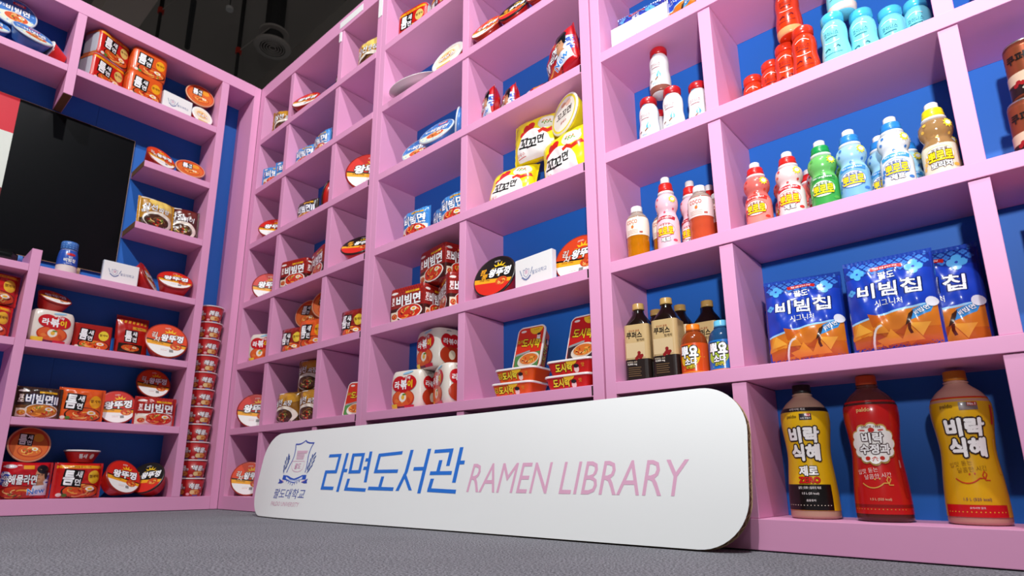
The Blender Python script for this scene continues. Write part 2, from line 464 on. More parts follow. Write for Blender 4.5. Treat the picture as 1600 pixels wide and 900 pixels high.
def pillow(root, w, h, t, m, crimp='lr', seed=0, wr=0.0016, c=0.87, pname='bag'):
    ph = seed * 1.7
    def pos(x, z):
        x = max(-w * .485, min(w * .485, x)) if abs(x) < w * .4999 else x; z = max(0, min(h, z))
        a = max(-1, min(1, 2 * x / w)); v = max(-1, min(1, 2 * z / h - 1))
        if crimp == 'lr': i, j = min(1, abs(a) / c), abs(v)
        else: i, j = abs(a), min(1, abs(v) / c)
        q = sqrt(max(0, 1 - i ** (2.6 if crimp == 'lr' else 3.2))) * sqrt(max(0, 1 - j ** (4.5 if crimp == 'lr' else 2.4)))
        y = -t / 2 * q - 0.0007
        y += wr * q * (sin(2 * pi * (a * 1.7 + v * 1.1) + ph) + 0.6 * sin(2 * pi * (a * -1.2 + v * 2.3) + 2 * ph) + 0.4 * sin(2 * pi * (3.1 * a + 0.4 * v) + ph))
        k = 1.0 if crimp == 'lr' else 1 - 0.05 * q
        return Vector((x * k, y, z))
    us = [w / 2 * sin(pi / 2 * (-1 + 2 * i / 24)) for i in range(25)]
    vs = [h / 2 + h / 2 * sin(pi / 2 * (-1 + 2 * i / 20)) for i in range(21)]
    grid_solid(pname, pos, 25, 21, m, root, us, vs)
    # embossed seal strips along the two crimped ends
    if crimp == 'lr':
        for s_ in (-1, 1):
            V, F = [], []
            for k in range(13):
                zz = h * 0.02 + h * 0.96 * k / 12
                dx = 0.0018 * (k % 2)
                V += [(s_ * w / 2 * (c + 0.02), -0.0024, zz), (s_ * (w / 2 - 0.001 + dx), -0.0024, zz)]
            for k in range(12): F.append((2 * k, 2 * k + 1, 2 * k + 3, 2 * k + 2))
            mesh('seal_strip', V, F, m, root)
    PT[root.name] = [Vector((sx * w / 2, 0, 0)) for sx in (-1, 1)] + [Vector((0, sy * t * 0.3, h * 0.05)) for sy in (-1, 1)] + [Vector((0, 0, h))]
    return pos
def boxy(root, w, h, t, m, n=6.0, sh=0.05, pname='wrapper', soft=0.0, seed=0):
    def kk(z):
        v = abs(2 * z / h - 1); return 1 - sh * v ** 6 - soft * v ** 2
    def se(a, hw, hd):
        a = max(-1, min(1, a / hw)); return hd * max(0.0, 1 - abs(a) ** n) ** (1 / n)
    V, F = [], []; NS, NZ = 40, 11
    for j in range(NZ):
        z = h / 2 + h / 2 * sin(pi / 2 * (-1 + 2 * j / (NZ - 1)))
        k = kk(z)
        for i in range(NS):
            a = 2 * pi * i / NS
            ca, sa = cos(a), sin(a)
            x = w / 2 * k * (abs(ca) ** (2 / n)) * (1 if ca >= 0 else -1)
            y = t / 2 * k * (abs(sa) ** (2 / n)) * (1 if sa >= 0 else -1)
            V.append((x, y, z))
    for j in range(NZ - 1):
        for i in range(NS):
            i2 = (i + 1) % NS
            F.append((j * NS + i, j * NS + i2, (j + 1) * NS + i2, (j + 1) * NS + i))
    F += [tuple(range(NS - 1, -1, -1)), tuple((NZ - 1) * NS + i for i in range(NS))]
    mesh(pname, V, F, m, root, True)
    PT[root.name] = [Vector((sx * w * .45, sy * t * .45, z)) for sx in (-1, 1) for sy in (-1, 1) for z in (0, h)]
    front = lambda x, z: Vector((x, -se(x, w / 2 * kk(z), t / 2 * kk(z)), z))
    right = lambda q, z: Vector((se(q, t / 2 * kk(z), w / 2 * kk(z)), q, z))
    left = lambda q, z: Vector((-se(q, t / 2 * kk(z), w / 2 * kk(z)), -q, z))
    return front, right, left
def bowl(root, r, h, rb, wall, rimc, lidc, art, pname='bowl', wart=None):
    zt = h
    prof = [(rb, 0), (rb + 0.002, 0.004)] + [(rb + (r - rb) * (k / 6) ** 0.85, 0.004 + (zt - 0.012) * k / 6) for k in range(1, 7)]
    lathe(pname, prof, film(wall, 0.35, 0.03), root, 36)
    lathe('rim', [(r - 0.002, zt - 0.009), (r + 0.003, zt - 0.007), (r + 0.004, zt - 0.003), (r + 0.001, zt), (r - 0.004, zt)], plas(rimc, 0.3), root, 36, caps=False)
    lathe('lid', [(r - 0.002, zt - 0.002), (0.0, zt - 0.0012)], film(lidc, 0.45, 0.03), root, 36, caps=False)
    p = P(); art(p, r - 0.003)
    p.build('lid_print', lambda x, y: (Vector((x, y, zt - 0.0012)), Vector((0, 0, 1))), 0.05, LIDFILM, root, base=0.0012)
    if wart:
        p = P(); wart(p)
        f = mapfn(lambda x, z: Vector((interp(prof, z) * sin(x / r), -interp(prof, z) * cos(x / r), z)))
        p.build('wall_print', f, 0.008, FILM, root)
    PT[root.name] = [Vector((rr * cos(a * pi / 12), rr * sin(a * pi / 12), z)) for rr, z in ((rb, 0), (r + .004, zt - .004)) for a in range(24)]
    HT[root.name] = zt
def art_print(root, art, pos, maxe=0.007, base=0.0012, name='front_print', mm=None):
    p = P(); art(p)
    p.T = [tuple([(q[0], max(.003, q[1])) for q in t[:3]]) + t[3:] for t in p.T]
    return p.build(name, mapfn(pos), maxe, mm or FILM, root, base=base)

# ------------------------------------------------------------------ artwork
def a_teum_block(p, x, y, s, rot=-4):
    c, q = cos(R(rot)), sin(R(rot))
    T = lambda a, b: (x + (a * c - b * q) * s, y + (a * q + b * c) * s)
    p.g([T(-.5, -.5), T(.48, -.52), T(.52, .5), T(-.48, .5)], '0d0a0a')
    a = T(-.2, .0); p.t('틈', a[0], a[1], s * .8, 'ffffff', b=.045, rot=rot, w=s * .5)
    a = T(.27, .23); p.t('새', a[0], a[1], s * .36, 'ffffff', b=.03, rot=rot)
    a = T(.27, -.23); p.t('면', a[0], a[1], s * .36, 'ffffff', b=.03, rot=rot)
def a_teum(bg, w, h, strip=True, tagc='e8b92e', seed=1):
    def f(p):
        p.r(-w * .47, h * .02, w * .47, h * .98, bg)
        p.food(w * .06, h * .2, w * .40, h * .22, seed)
        if strip: p.r(-w * .46, h * .84, w * .46, h * .92, 'f0a81c'); p.t('매운맛을 즐기는 라면', 0, h * .88, h * .05, '7a1a10')
        a_teum_block(p, -w * .15, h * .57, h * .48)
        p.e(w * .28, h * .6, w * .13, h * .19, tagc); p.t('빨계떡', w * .28, h * .62, h * .09, '6a2a08')
        p.e(-w * .36, h * .1, w * .05, h * .05, 'e9e2d4', 12); p.e(-w * .26, h * .09, w * .05, h * .05, '4f8a2c', 12)
    return f
def a_bib(top, chk, w, h, txt='비빔면', tone='d23018', pale='efe6da', green=True, pre='팔도', seed=3, side=False):
    def f(p):
        a = .46
        p.r(-w * a, h * .02, w * a, h * .98, top)
        for j in range(4):
            for i in range(12):
                x = -w * a + w * 2 * a * (i + .5 + .5 * (j % 2)) / 12.6; y = h * (.96 - .075 * j)
                if x < w * a - w * .03: p.star(x, y, w * .032, w * .016, 4, chk, 45)
        p.r(-w * a, h * .02, w * a, h * .40, pale)
        p.food(w * .08, h * .24, w * .36, h * .23, seed, 'f2ece2', tone, True, 'f2a23c', green)
        p.r(-w * .42, h * .05, -w * .22, h * .30, 'e9d9c0'); p.food(-w * .32, h * .17, w * .08, h * .08, seed + 1, 'c8402a', tone, False)
        p.e(-w * .33, h * .85, w * .1, h * .035, 'f4e9e4', 14)
        p.r(-w * .02, h * .80, w * .36, h * .855, 'f0b21e'); p.t('매콤 달콤 새콤', w * .17, h * .828, h * .035, '5a2208')
        p.t(pre[0], -w * .36, h * .68, h * .11, 'ffffff', tone, .05); p.t(pre[1], -w * .36, h * .56, h * .11, 'ffffff', tone, .05)
        p.t(txt, w * .06, h * .60, h * .30, 'ffffff', '3a0a08' if top[0] in '789ab' else '0b3f86', .05, .045, w=w * .66)
    return f
def a_rabok(w, h):
    def f(p):
        p.e(-w * .02, h * .27, w * .34, h * .24, 'c63a1c'); p.e(-w * .02, h * .28, w * .31, h * .21, 'e2622c')
        for k in range(5): p.e(-w * .2 + w * .09 * k, h * (.22 + .07 * (k % 2)), w * .07, h * .05, ['e98038', 'd24a20', 'f0a050'][k % 3], 10, 30 * k)
        p.e(-w * .02, h * .3, w * .11, h * .12, 'f6efdc', 14); p.e(-w * .01, h * .3, w * .05, h * .06, 'efb93a', 12); p.e(w * .03, h * .37, w * .06, h * .025, '5f8f2e', 10)
        for sx in (-1, 1): p.e(sx * w * .15, h * .66, w * .215, h * .2, 'c8141c', 24)
        p.g([(-w * .34, h * .6), (w * .34, h * .6), (w * .06, h * .42), (-w * .06, h * .42)], 'c8141c')
        p.t('라', -w * .2, h * .63, h * .19, 'ffffff', b=.05); p.t('볶', 0, h * .63, h * .24, 'ffffff', b=.05); p.t('이', w * .19, h * .63, h * .19, 'f2d21e', b=.05)
        p.t('진짜', w * .12, h * .8, h * .09, 'ffffff', rot=-12)
        p.e(w * .1, h * .93, w * .15, h * .03, '8fc4e2', 14, 8)
        p.r(-w * .44, h * .02, -w * .2, h * .14, 'f2cf3a'); p.r(-w * .2, h * .02, w * .05, h * .08, '6a1840'); p.r(w * .02, h * .02, w * .3, h * .1, 'd21c3c')
    return f
def a_rabok_side(w, h):
    def f(p):
        p.e(0, h * .3, w * .36, h * .24, 'b8381a'); p.e(w * .05, h * .3, w * .12, h * .12, 'f0e2c4', 14)
        for sx in (-1, 1): p.e(sx * w * .14, h * .66, w * .2, h * .18, 'c8141c', 20)
        p.t('라볶이', 0, h * .64, h * .15, 'ffffff', b=.04, w=w * .52)
        p.t('paldo', -w * .05, h * .92, h * .06, '5a6a72')
    return f
def a_haemul(w, h):
    def f(p):
        p.r(-w * .46, h * .02, w * .46, h * .98, 'c0121e')
        p.food(-w * .12, h * .17, w * .36, h * .19, 7, '6a120c', 'c2381c', False)
        for (x, y, q) in ((-.40, .62, .10), (-.42, .48, .09), (.38, .60, .10), (.36, .42, .11)):
            p.e(w * x, h * y, w * q, h * q * 1.2, '2350b4', 18); p.e(w * (x + .02), h * (y + .03), w * q * .7, h * q * .8, 'e8eef6', 16); p.e(w * (x + .035), h * (y - .0), w * q * .45, h * q * .5, '2350b4', 14)
        p.g([(w * .08, h * .1), (w * .42, h * .1), (w * .4, h * .42), (w * .26, h * .48), (w * .12, h * .36)], 'd9dde6')
        p.e(w * .24, h * .63, w * .115, h * .22, 'c9926c', 20, -8); p.g([(w * .17, h * .46), (w * .3, h * .46), (w * .33, h * .38), (w * .18, h * .36)], 'c08862')
        p.e(w * .27, h * .8, w * .12, h * .12, '14161c', 18, -10); p.e(w * .345, h * .68, w * .035, h * .14, '14161c', 14)
        p.e(w * .195, h * .66, w * .02, h * .012, '2a1a14', 8); p.e(w * .26, h * .655, w * .02, h * .012, '2a1a14', 8); p.e(w * .205, h * .54, w * .03, h * .012, '8a4038', 8)
        p.e(-w * .32, h * .87, w * .11, h * .05, 'd8d2d6', 14); p.r(-w * .1, h * .8, w * .1, h * .9, 'e8991e')
        p.t('일', -w * .36, h * .56, h * .12, 'ffffff', '2a1018', .06); p.t('품', -w * .36, h * .41, h * .12, 'ffffff', '2a1018', .06)
        p.t('해물라면', -w * .08, h * .52, h * .25, 'ffffff', '2a1018', .07, .04, w=w * .5)
        p.t('New', w * .2, h * .22, h * .15, '2f86d8', 'ffffff', .05, .03, rot=8)
    return f
def a_kko(w, h):
    def f(p):
        p.r(-w * .46, h * .02, w * .46, h * .98, 'f4de1c')
        p.e(-w * .15, h * .70, w * .075, h * .095, 'd2231e', 18, 25); p.e(-w * .05, h * .73, w * .075, h * .105, 'd2231e', 18, -25); p.e(-w * .24, h * .60, w * .055, h * .055, 'd2231e', 16, 40)
        p.e(-w * .02, h * .14, w * .35, h * .52, 'f6f3ee', 40); p.r(-w * .37, h * .02, w * .33, h * .16, 'f6f3ee')
        p.e(w * .25, h * .74, w * .17, h * .15, 'e4e6d2', 26); p.e(w * .25, h * .75, w * .14, h * .115, 'f1efe0', 22)
        for k in range(9): p.e(w * (.18 + .018 * k), h * (.74 + .035 * sin(k * 2.1)), w * .024, h * .014, ['6f9a3a', 'd9873a', '8fae4e'][k % 3], 8, 40 * k)
        p.s([(w * .10, h * .53), (w * .18, h * .58), (w * .26, h * .52), (w * .34, h * .55), (w * .43, h * .60)], h * .085, 'd2321e')
        p.t('꼬', -w * .2, h * .37, h * .21, '141414', b=.04, rot=-6, sh=.1); p.t('꼬', -w * .03, h * .33, h * .20, '141414', b=.04, sh=.1); p.t('면', w * .14, h * .37, h * .19, '141414', b=.04, sh=.12)
        p.t('닭육수', -w * .28, h * .14, h * .08, 'd2231e', b=.0); p.s([(-w * .36, h * .07), (-w * .18, h * .085)], h * .012, 'd2231e')
        p.t('paldo', -w * .38, h * .8, h * .05, 'a89a30')
    return f
def a_jja(w, h, txt='삼선짜장', bg='8a5a1c', hi='c8902c'):
    def f(p):
        p.r(-w * .45, h * .02, w * .45, h * .98, bg)
        p.e(w * .1, h * .82, w * .36, h * .16, hi, 24, -8)
        p.r(-w * .45, h * .02, w * .45, h * .28, '3a2418')
        p.e(w * .02, h * .28, w * .40, h * .27, 'ece2d2', 30); p.food(-w * .02, h * .25, w * .33, h * .21, 9, '2a1a12', '4a2a18', False, '8a6434', True)
        p.t(txt[:2], -w * .22, h * .66, h * .2, 'ffffff', '241408', .06, .03, rot=4, sh=.12); p.t(txt[2:], w * .15, h * .63, h * .16, 'ffffff', '241408', .05, .02, rot=2, sh=.12)
        p.t('팔도', -w * .33, h * .5, h * .09, 'ffffff', '241408', .05)
        p.r(-w * .42, h * .93, -w * .1, h * .97, 'f0e9dc')
    return f
def a_wang(base, low, band='f0a41e', txt='왕뚜껑', pre=None, prec='ffffff'):
    def f(p, r):
        p.e(0, 0, r, r, base, 48)
        p.seg(0, 0, r, 178, 349, '1a0d0a'); p.seg(0, 0, r, 183, 345, band); p.seg(0, 0, r, 197, 334, low)
        p.food(r * .45, -r * .34, r * .30, r * .22, 5, 'c8581c', 'd6441c', False)
        if low == 'f2f0ec':
            p.r(-r * .3, -r * .55, r * .1, -r * .535, 'b8b4b0'); p.r(-r * .3, -r * .63, r * .02, -r * .615, 'c85a4a'); p.r(r * .12, -r * .72, r * .32, -r * .55, '8a8684')
        p.star(r * .18, r * .36, r * .4, r * .2, 11, 'f2c21c', 8); p.e(r * .18, r * .3, r * .3, r * .2, base, 20)
        if pre:
            p.t(pre[0], -r * .62, r * .3, r * .3, prec, '200808', .07, .03, sh=.2); p.t(pre[1], -r * .5, r * .02, r * .3, prec, '200808', .07, .03, sh=.2)
            p.t(txt, r * .26, r * .16, r * .42, 'ffffff', '120808', .09, .06, w=r * 1.08, sh=.12)
        else:
            p.t(txt, r * .05, r * .14, r * .46, 'ffffff', '120808', .09, .06, w=r * 1.4, sh=.12, rot=3)
        p.t('Since 1990', -r * .45, -r * .17, r * .09, '3a1a08', b=.01, rot=-8)
        p.t('paldo', r * .05, r * .78, r * .12, 'f6e9e2', b=.01)
    return f
def a_teumlid(p, r):
    p.e(0, 0, r, r, 'c8401c', 48); p.e(0, -r * .1, r * .92, r * .86, 'd8682c', 40)
    p.food(r * .05, -r * .4, r * .62, r * .38, 11, 'b8401c', 'dc6a2c', True)
    p.e(r * .42, r * .42, r * .26, r * .26, 'e89a2c', 18)
    a_teum_block(p, -r * .2, r * .28, r * .72)
def a_biblid(p, r):
    p.e(0, 0, r, r, '3f78c2', 48)
    p.e(0, 0, r * .99, r * .99, 'dfe4cc', 40, 0, 200, 340)
    for k in range(12): p.star(r * .86 * cos(k * pi / 6 + .2), r * .86 * sin(k * pi / 6 + .2), r * .09, r * .04, 4, '7fb0e6')
    p.food(r * .1, -r * .42, r * .6, r * .36, 13, 'e8e4d4', 'd8582c', True)
    p.r(-r * .15, r * .6, r * .45, r * .8, 'd2262a'); p.t('여름한정', r * .15, r * .7, r * .11, 'ffffff')
    p.t('팔도', -r * .62, r * .2, r * .2, 'ffffff', '1b4486', .06); p.t('비빔면', r * .12, r * .2, r * .42, 'ffffff', '1b4486', .07, .04, w=r * 1.1)
def a_kkolid(p, r):
    p.e(0, 0, r, r, 'f0e9dc', 48); p.ring(0, 0, r * .88, r * .99, 'f0dc3a')
    p.e(r * .3, r * .5, r * .22, r * .16, 'e6b8a0', 16); p.e(-r * .1, r * .56, r * .2, r * .12, 'd89a80', 16)
    p.t('꼬꼬면', 0, r * .05, r * .4, '241c18', b=.03, w=r * 1.2, sh=.1); p.t('닭육수', 0, -r * .42, r * .16, 'c8402c')
def a_plainlid(p, r):
    p.e(0, 0, r, r, 'f1eee8', 48); p.e(0, r * .05, r * .86, r * .8, 'f3e6cc', 40)
    p.food(-r * .05, r * .05, r * .6, r * .5, 15, 'f0dcb4', 'eebd7c', True, 'f6dc9c'); p.t('왕뚜껑', 0, -r * .05, r * .34, 'ffffff', 'b06038', .06, .03, w=r * 1.1)
    p.r(-r * .5, -r * .8, r * .5, -r * .66, 'd8b83c')

# ------------------------------------------------------------------ kinds
K = {}
def kind(fn): K[fn.__name__] = fn; return fn
def newroot(n): return empty(n)
def pack(name, w, h, t, body, art, seed=0, c=.87):
    r = newroot(name); pos = pillow(r, w, h, t, film(body), 'lr', seed, c=c); art_print(r, art, pos); return r
@kind
def teum_red(): return pack('noodle_pack', .205, .165, .085, 'c01a16', a_teum('c41a16', .205, .165), 1)
@kind
def teum_orange(): return pack('noodle_pack', .195, .162, .06, 'd8501c', a_teum('e0581c', .195, .162, False, 'f0a81e', 2), 2)
@kind
def teum_dark(): return pack('noodle_pack', .175, .145, .055, '5a1a14', a_teum('8a1c14', .175, .145, False, 'e2c23a', 4), 3)
@kind
def teum_box():
    r = newroot('noodle_box'); f, rt, lf = boxy(r, .170, .132, .06, film('4a1210', .3, .05), 10, .03)
    art_print(r, a_teum('a81c14', .17, .132, False, 'ecd23a', 6), f); return r
@kind
def teum_pouch():
    r = newroot('snack_pouch'); pos = pillow(r, .165, .225, .05, film('a81812'), 'tb', 5, .001)
    def art(p):
        w, h = .165, .225
        p.r(-w * .46, h * .08, w * .46, h * .9, 'b41a14')
        for k in range(7): p.g([(-w * .44 + w * .126 * k, h * .80), (-w * .37 + w * .126 * k, h * .80), (-w * .34 + w * .126 * k, h * .87), (-w * .41 + w * .126 * k, h * .87)], 'd9982a')
        p.r(-w * .05, h * .66, w * .4, h * .73, 'd9982a'); p.t('매운 떡볶이', w * .17, h * .695, h * .035, '3a0a08')
        a_teum_block(p, -w * .08, h * .48, h * .3, 0)
        p.r(-w * .42, h * .1, w * .3, h * .3, '221a12'); p.food(-w * .06, h * .2, w * .3, h * .08, 5)
    art_print(r, art, pos); return r
def teum_multi(body, bg, tagc, seed):
    r = newroot('noodle_multipack'); w, h, t = .185, .155, .13
    f, rt, lf = boxy(r, w, h, t, film(body), 7, .05)
    def ff(p):
        p.r(-w * .485, h * .03, w * .485, h * .97, bg); a_teum(bg, w, h, seed == 1, tagc, seed)(p)
    art_print(r, ff, f); art_print(r, lambda p: (p.r(-t * .4, h * .86, t * .4, h * .97, 'c8641e'), p.r(-t * .4, h * .03, t * .4, h * .1, 'c8641e')), lf, name='end_print'); return r
@kind
def teum_multi_gold(): return teum_multi('b8bcc4', 'c81c16', 'd9c06a', 1)
@kind
def teum_multi_orange(): return teum_multi('d8501c', 'e0581c', 'f0a81e', 2)
@kind
def bib_red():
    r = newroot('noodle_multipack'); w, h, t = .205, .15, .13
    f, rt, lf = boxy(r, w, h, t, film('8a1a18'), 9, .04)
    art_print(r, a_bib('8e1a16', 'b8281c', w, h, pale='3c1410'), f)
    art_print(r, a_bib('8e1a16', 'b8281c', t, h, pale='3c1410'), rt, name='end_print'); return r
@kind
def bib_red_single(): return pack('noodle_pack', .2, .15, .07, 'a8201c', a_bib('a01c18', 'c23020', .2, .15), 4)
@kind
def bib_blue(): return pack('noodle_pack', .178, .138, .06, '3d8ad2', a_bib('2f80cc', '62aee6', .178, .138, pale='e4e8d8'), 6)
@kind
def bib_dark(): return pack('noodle_pack', .195, .155, .065, '3a2418', a_bib('33211a', '4a3226', .195, .155, '비빔면II', 'c8781c', '6a4424'), 7)
@kind
def rabok():
    r = newroot('snack_multipack'); w, h, t = .182, .158, .13
    f, rt, lf = boxy(r, w, h, t, film('e6ddd0', .3, .3), 4.5, .10, soft=.03)
    art_print(r, a_rabok(w, h), f, base=.0016); art_print(r, a_rabok_side(t, h), rt, name='end_print', base=.0016); return r
@kind
def haemul(): return pack('noodle_pack', .205, .165, .085, 'b8121c', a_haemul(.205, .165), 8)
@kind
def kko(): return pack('noodle_pack', .250, .195, .095, 'f0d818', a_kko(.250, .195), 9, .92)
@kind
def jja(): return pack('noodle_pack', .190, .165, .085, '9a641e', a_jja(.190, .165), 10)
@kind
def jja_gold(): return pack('noodle_pack', .195, .185, .07, 'c8901e', a_jja(.195, .185, '삼선짜장', 'b8821e', 'f0cf6a'), 11)
@kind
def curry_dark(): return pack('noodle_pack', .165, .195, .06, '4a1612', a_jja(.165, .195, '짜장볶이', '4a1612', '6a241a'), 12)
@kind
def wang_red():
    r = newroot('noodle_bowl'); bowl(r, .088, .088, .062, 'c01c16', '9a2018', 'd8241a', a_wang('d02418', 'f2f0ec')); return r
@kind
def wang_orange():
    r = newroot('noodle_bowl'); bowl(r, .090, .088, .062, 'b8281a', 'a83018', 'e04a1c', a_wang('de431a', 'f2f0ec', pre='김치', prec='fbe6da')); return r
@kind
def wang_black():
    r = newroot('noodle_bowl'); bowl(r, .088, .088, .062, 'c01c16', '2a1c1a', '14100e', a_wang('161110', 'd8281c', pre='짬뽕', prec='f0a41e')); return r
@kind
def teum_bowl():
    r = newroot('noodle_bowl'); bowl(r, .080, .080, .056, 'a82418', 'd9a07a', 'c8401c', a_teumlid); return r
@kind
def bib_bowl():
    r = newroot('noodle_bowl'); bowl(r, .086, .070, .064, '3f78c2', 'c8d2dc', '3f78c2', a_biblid); return r
@kind
def kko_bowl():
    r = newroot('noodle_bowl'); bowl(r, .082, .070, .060, 'f0dc2a', 'f4f0e6', 'f0e9dc', a_kkolid); return r
@kind
def plain_bowl():
    r = newroot('noodle_bowl'); bowl(r, .088, .100, .064, 'd01c14', 'f4f2ec', 'f1eee8', a_plainlid, wart=lambda p: (p.e(.03, .05, .016, .02, 'f0f0f0'), p.e(.03, .05, .011, .014, '2a50b0'), p.t('왕뚜껑', -.03, .05, .028, 'ffffff'))); return r
@kind
def red_tub():
    r = newroot('noodle_bowl'); bowl(r, .074, .060, .050, 'b81c18', 'e9e4e0', 'ece8e4', lambda p, q: p.e(0, 0, q * .9, q * .9, 'e4dfdb', 30), wart=lambda p: (p.e(.035, .03, .012, .012, 'e8dcd0'), p.t('틈새', -.01, .03, .02, 'ffffff'))); return r
@kind
def small_cup():
    r = newroot('noodle_cup'); rt, rb, h = .066, .051, .0965
    prof = [(rb, 0), (rb + .001, .003), (rt - .002, h - .006)]
    lathe('cup_body', prof, film('a81a1c', .35, .02), r, 28)
    lathe('cup_rim', [(rt - .003, h - .007), (rt + .001, h - .005), (rt + .001, h - .001), (rt - .003, h)], plas('efe9e6', .3), r, 28, caps=False)
    lathe('paper_lid', [(rt - .002, h - .0006), (0, h - .0002)], film('d8d2ce', .3, .02), r, 28, caps=False)
    p = P(); a = .058
    for s_ in (-.085, 0, .085, .17, .255):
        p.food(s_ + .004, .022, .030, .016, 21, '7a1a10', 'd87a34', False, 'eac07c'); p.e(s_ - .012, .022, .012, .012, 'e8c48a', 12)
        p.t('해물', s_ - .004, .052, .026, 'ffffff', '2a0a0a', .06, .05, sh=.12, rot=-3); p.t('라면', s_ + .024, .045, .012, 'ffffff', '2a0a0a', .06, .02, rot=-8)
        p.e(s_ - .034, .012, .010, .007, 'e0a0a8', 10); p.r(s_ - .008, .003, s_ + .02, .007, '3a62b8')
    p.build('cup_print', mapfn(lambda x, z: Vector((interp(prof, z) * sin(x / a), -interp(prof, z) * cos(x / a), z))), .009, FILM, r)
    PT[r.name] = [Vector((rb, 0, 0)), Vector((0, 0, h))]; HT[r.name] = h
    return r
def rrect(w, d, rad, n=5):
    o = []
    for (sx, sy, a0) in ((1, 1, 0), (-1, 1, 90), (-1, -1, 180), (1, -1, 270)):
        for k in range(n + 1):
            a = R(a0 + 90 * k / n); o.append((sx * (w / 2 - rad) + rad * cos(a), sy * (d / 2 - rad) + rad * sin(a)))
    return o
def loft(name, secs, m, parent, capb=True, capt=True, smooth=False):
    n = len(secs[0][0]); V, F = [], []
    for pts, z in secs:
        V += [(x, y, z) for x, y in pts]
    for j in range(len(secs) - 1):
        for i in range(n):
            i2 = (i + 1) % n; F.append((j * n + i, j * n + i2, (j + 1) * n + i2, (j + 1) * n + i))
    if capb: F.append(tuple(range(n - 1, -1, -1)))
    if capt: F.append(tuple((len(secs) - 1) * n + i for i in range(n)))
    return mesh(name, V, F, m, parent, smooth)
def dosirak(col, lidbg, txtpre, low):
    r = newroot('lunchbox_noodle_tray'); w, d, h = .176, .124, .050
    m = film(col, .3, .02)
    loft('tray', [(rrect(w * .8, d * .76, .014), 0), (rrect(w * .82, d * .79, .016), .003), (rrect(w * .955, d * .94, .02), h - .008)], m, r)
    loft('rim', [(rrect(w * .96, d * .945, .02), h - .009), (rrect(w, d, .024), h - .008), (rrect(w, d, .024), h - .004), (rrect(w * .985, d * .975, .022), h - .002)], plas('efe9e6', .3), r, capb=False, capt=False)
    loft('lid_film', [(rrect(w * .985, d * .975, .022), h - .0022)], plas('f1ece8', .3), r, capb=False)
    W_, D_ = d * .9, w * .92
    p = P()
    p.g(rrect(W_, D_, .016), lidbg)
    p.g([(-W_ / 2 + .004, -D_ / 2 + .002), (W_ / 2 - .004, -D_ / 2 + .002), (W_ / 2 - .0005, -D_ * .12), (-W_ / 2 + .0005, -D_ * .18)], low)
    p.e(W_ * .06, -D_ * .3, W_ * .42, D_ * .17, 'e6ddd0', 26, 10); p.food(W_ * .08, -D_ * .29, W_ * .38, D_ * .145, 17, 'd8c8b0', 'd8742c', False)
    p.g([(-W_ * .46, -D_ * .19), (W_ * .08, -D_ * .12), (W_ * .08, -D_ * .07), (-W_ * .46, -D_ * .14)], '9aa0a0')
    p.seg(W_ * .2, D_ * .49, W_ * .26, 183, 357, 'f2c22a'); p.t('고소한 맛', W_ * .2, D_ * .43, D_ * .035, '9a5a10')
    p.e(-W_ * .3, D_ * .42, W_ * .11, D_ * .03, 'f0e2dc', 12)
    p.e(W_ * .33, D_ * .26, W_ * .07, D_ * .06, 'f0d9cc', 14); p.e(W_ * .33, D_ * .305, W_ * .075, D_ * .03, '2a2030', 12); p.g([(W_ * .24, D_ * .12), (W_ * .44, D_ * .12), (W_ * .40, D_ * .22), (W_ * .27, D_ * .22)], 'eaeaf0')
    if txtpre: p.t(txtpre, -W_ * .37, D_ * .17, D_ * .08, 'f2d22a', '3a1408', .05)
    p.t('도시락', W_ * (.08 if txtpre else -.02), D_ * .10, D_ * .21, 'f2d22a', '3a1408', .06, .045, w=W_ * .72, rot=-8)
    p.build('lid_print', lambda x, y: (Vector((y, -x, h - .0022)), Vector((0, 0, 1))), .06, FILM, r, base=.0005)
    def sl(z): return .79 + (.94 - .79) * z / (h - .008)
    p = P()
    if txtpre: p.t(txtpre, -.052, .024, .018, 'f2d22a', '3a1408', .05)
    p.t('도시락', -.018, .023, .026, 'f6dc3a', '3a1408', .07, .05, w=.062)
    p.e(.012, .041, .02, .012, 'f2c22a', 16, 0, 180, 360)
    p.e(.028, .014, .009, .011, 'f0d4d0', 12); p.e(.028, .024, .01, .006, '2a1c20', 12); p.t('맛', .052, .026, .012, 'e0a030')
    p.build('side_print', mapfn(lambda x, z: Vector((x, -d / 2 * sl(z) - .0002, z))), .05, FILM, r)
    PT[r.name] = [Vector((x, y, z)) for (pts, z) in ((rrect(w * .8, d * .76, .014), 0), (rrect(w, d, .024), h - .006)) for x, y in pts]; HT[r.name] = h
    return r
@kind
def tray_orange(): return dosirak('e8581a', 'd8341c', '김치', '4f8a4a')
@kind
def tray_red(): return dosirak('cc1a16', 'c8201c', '', '3a2a30')
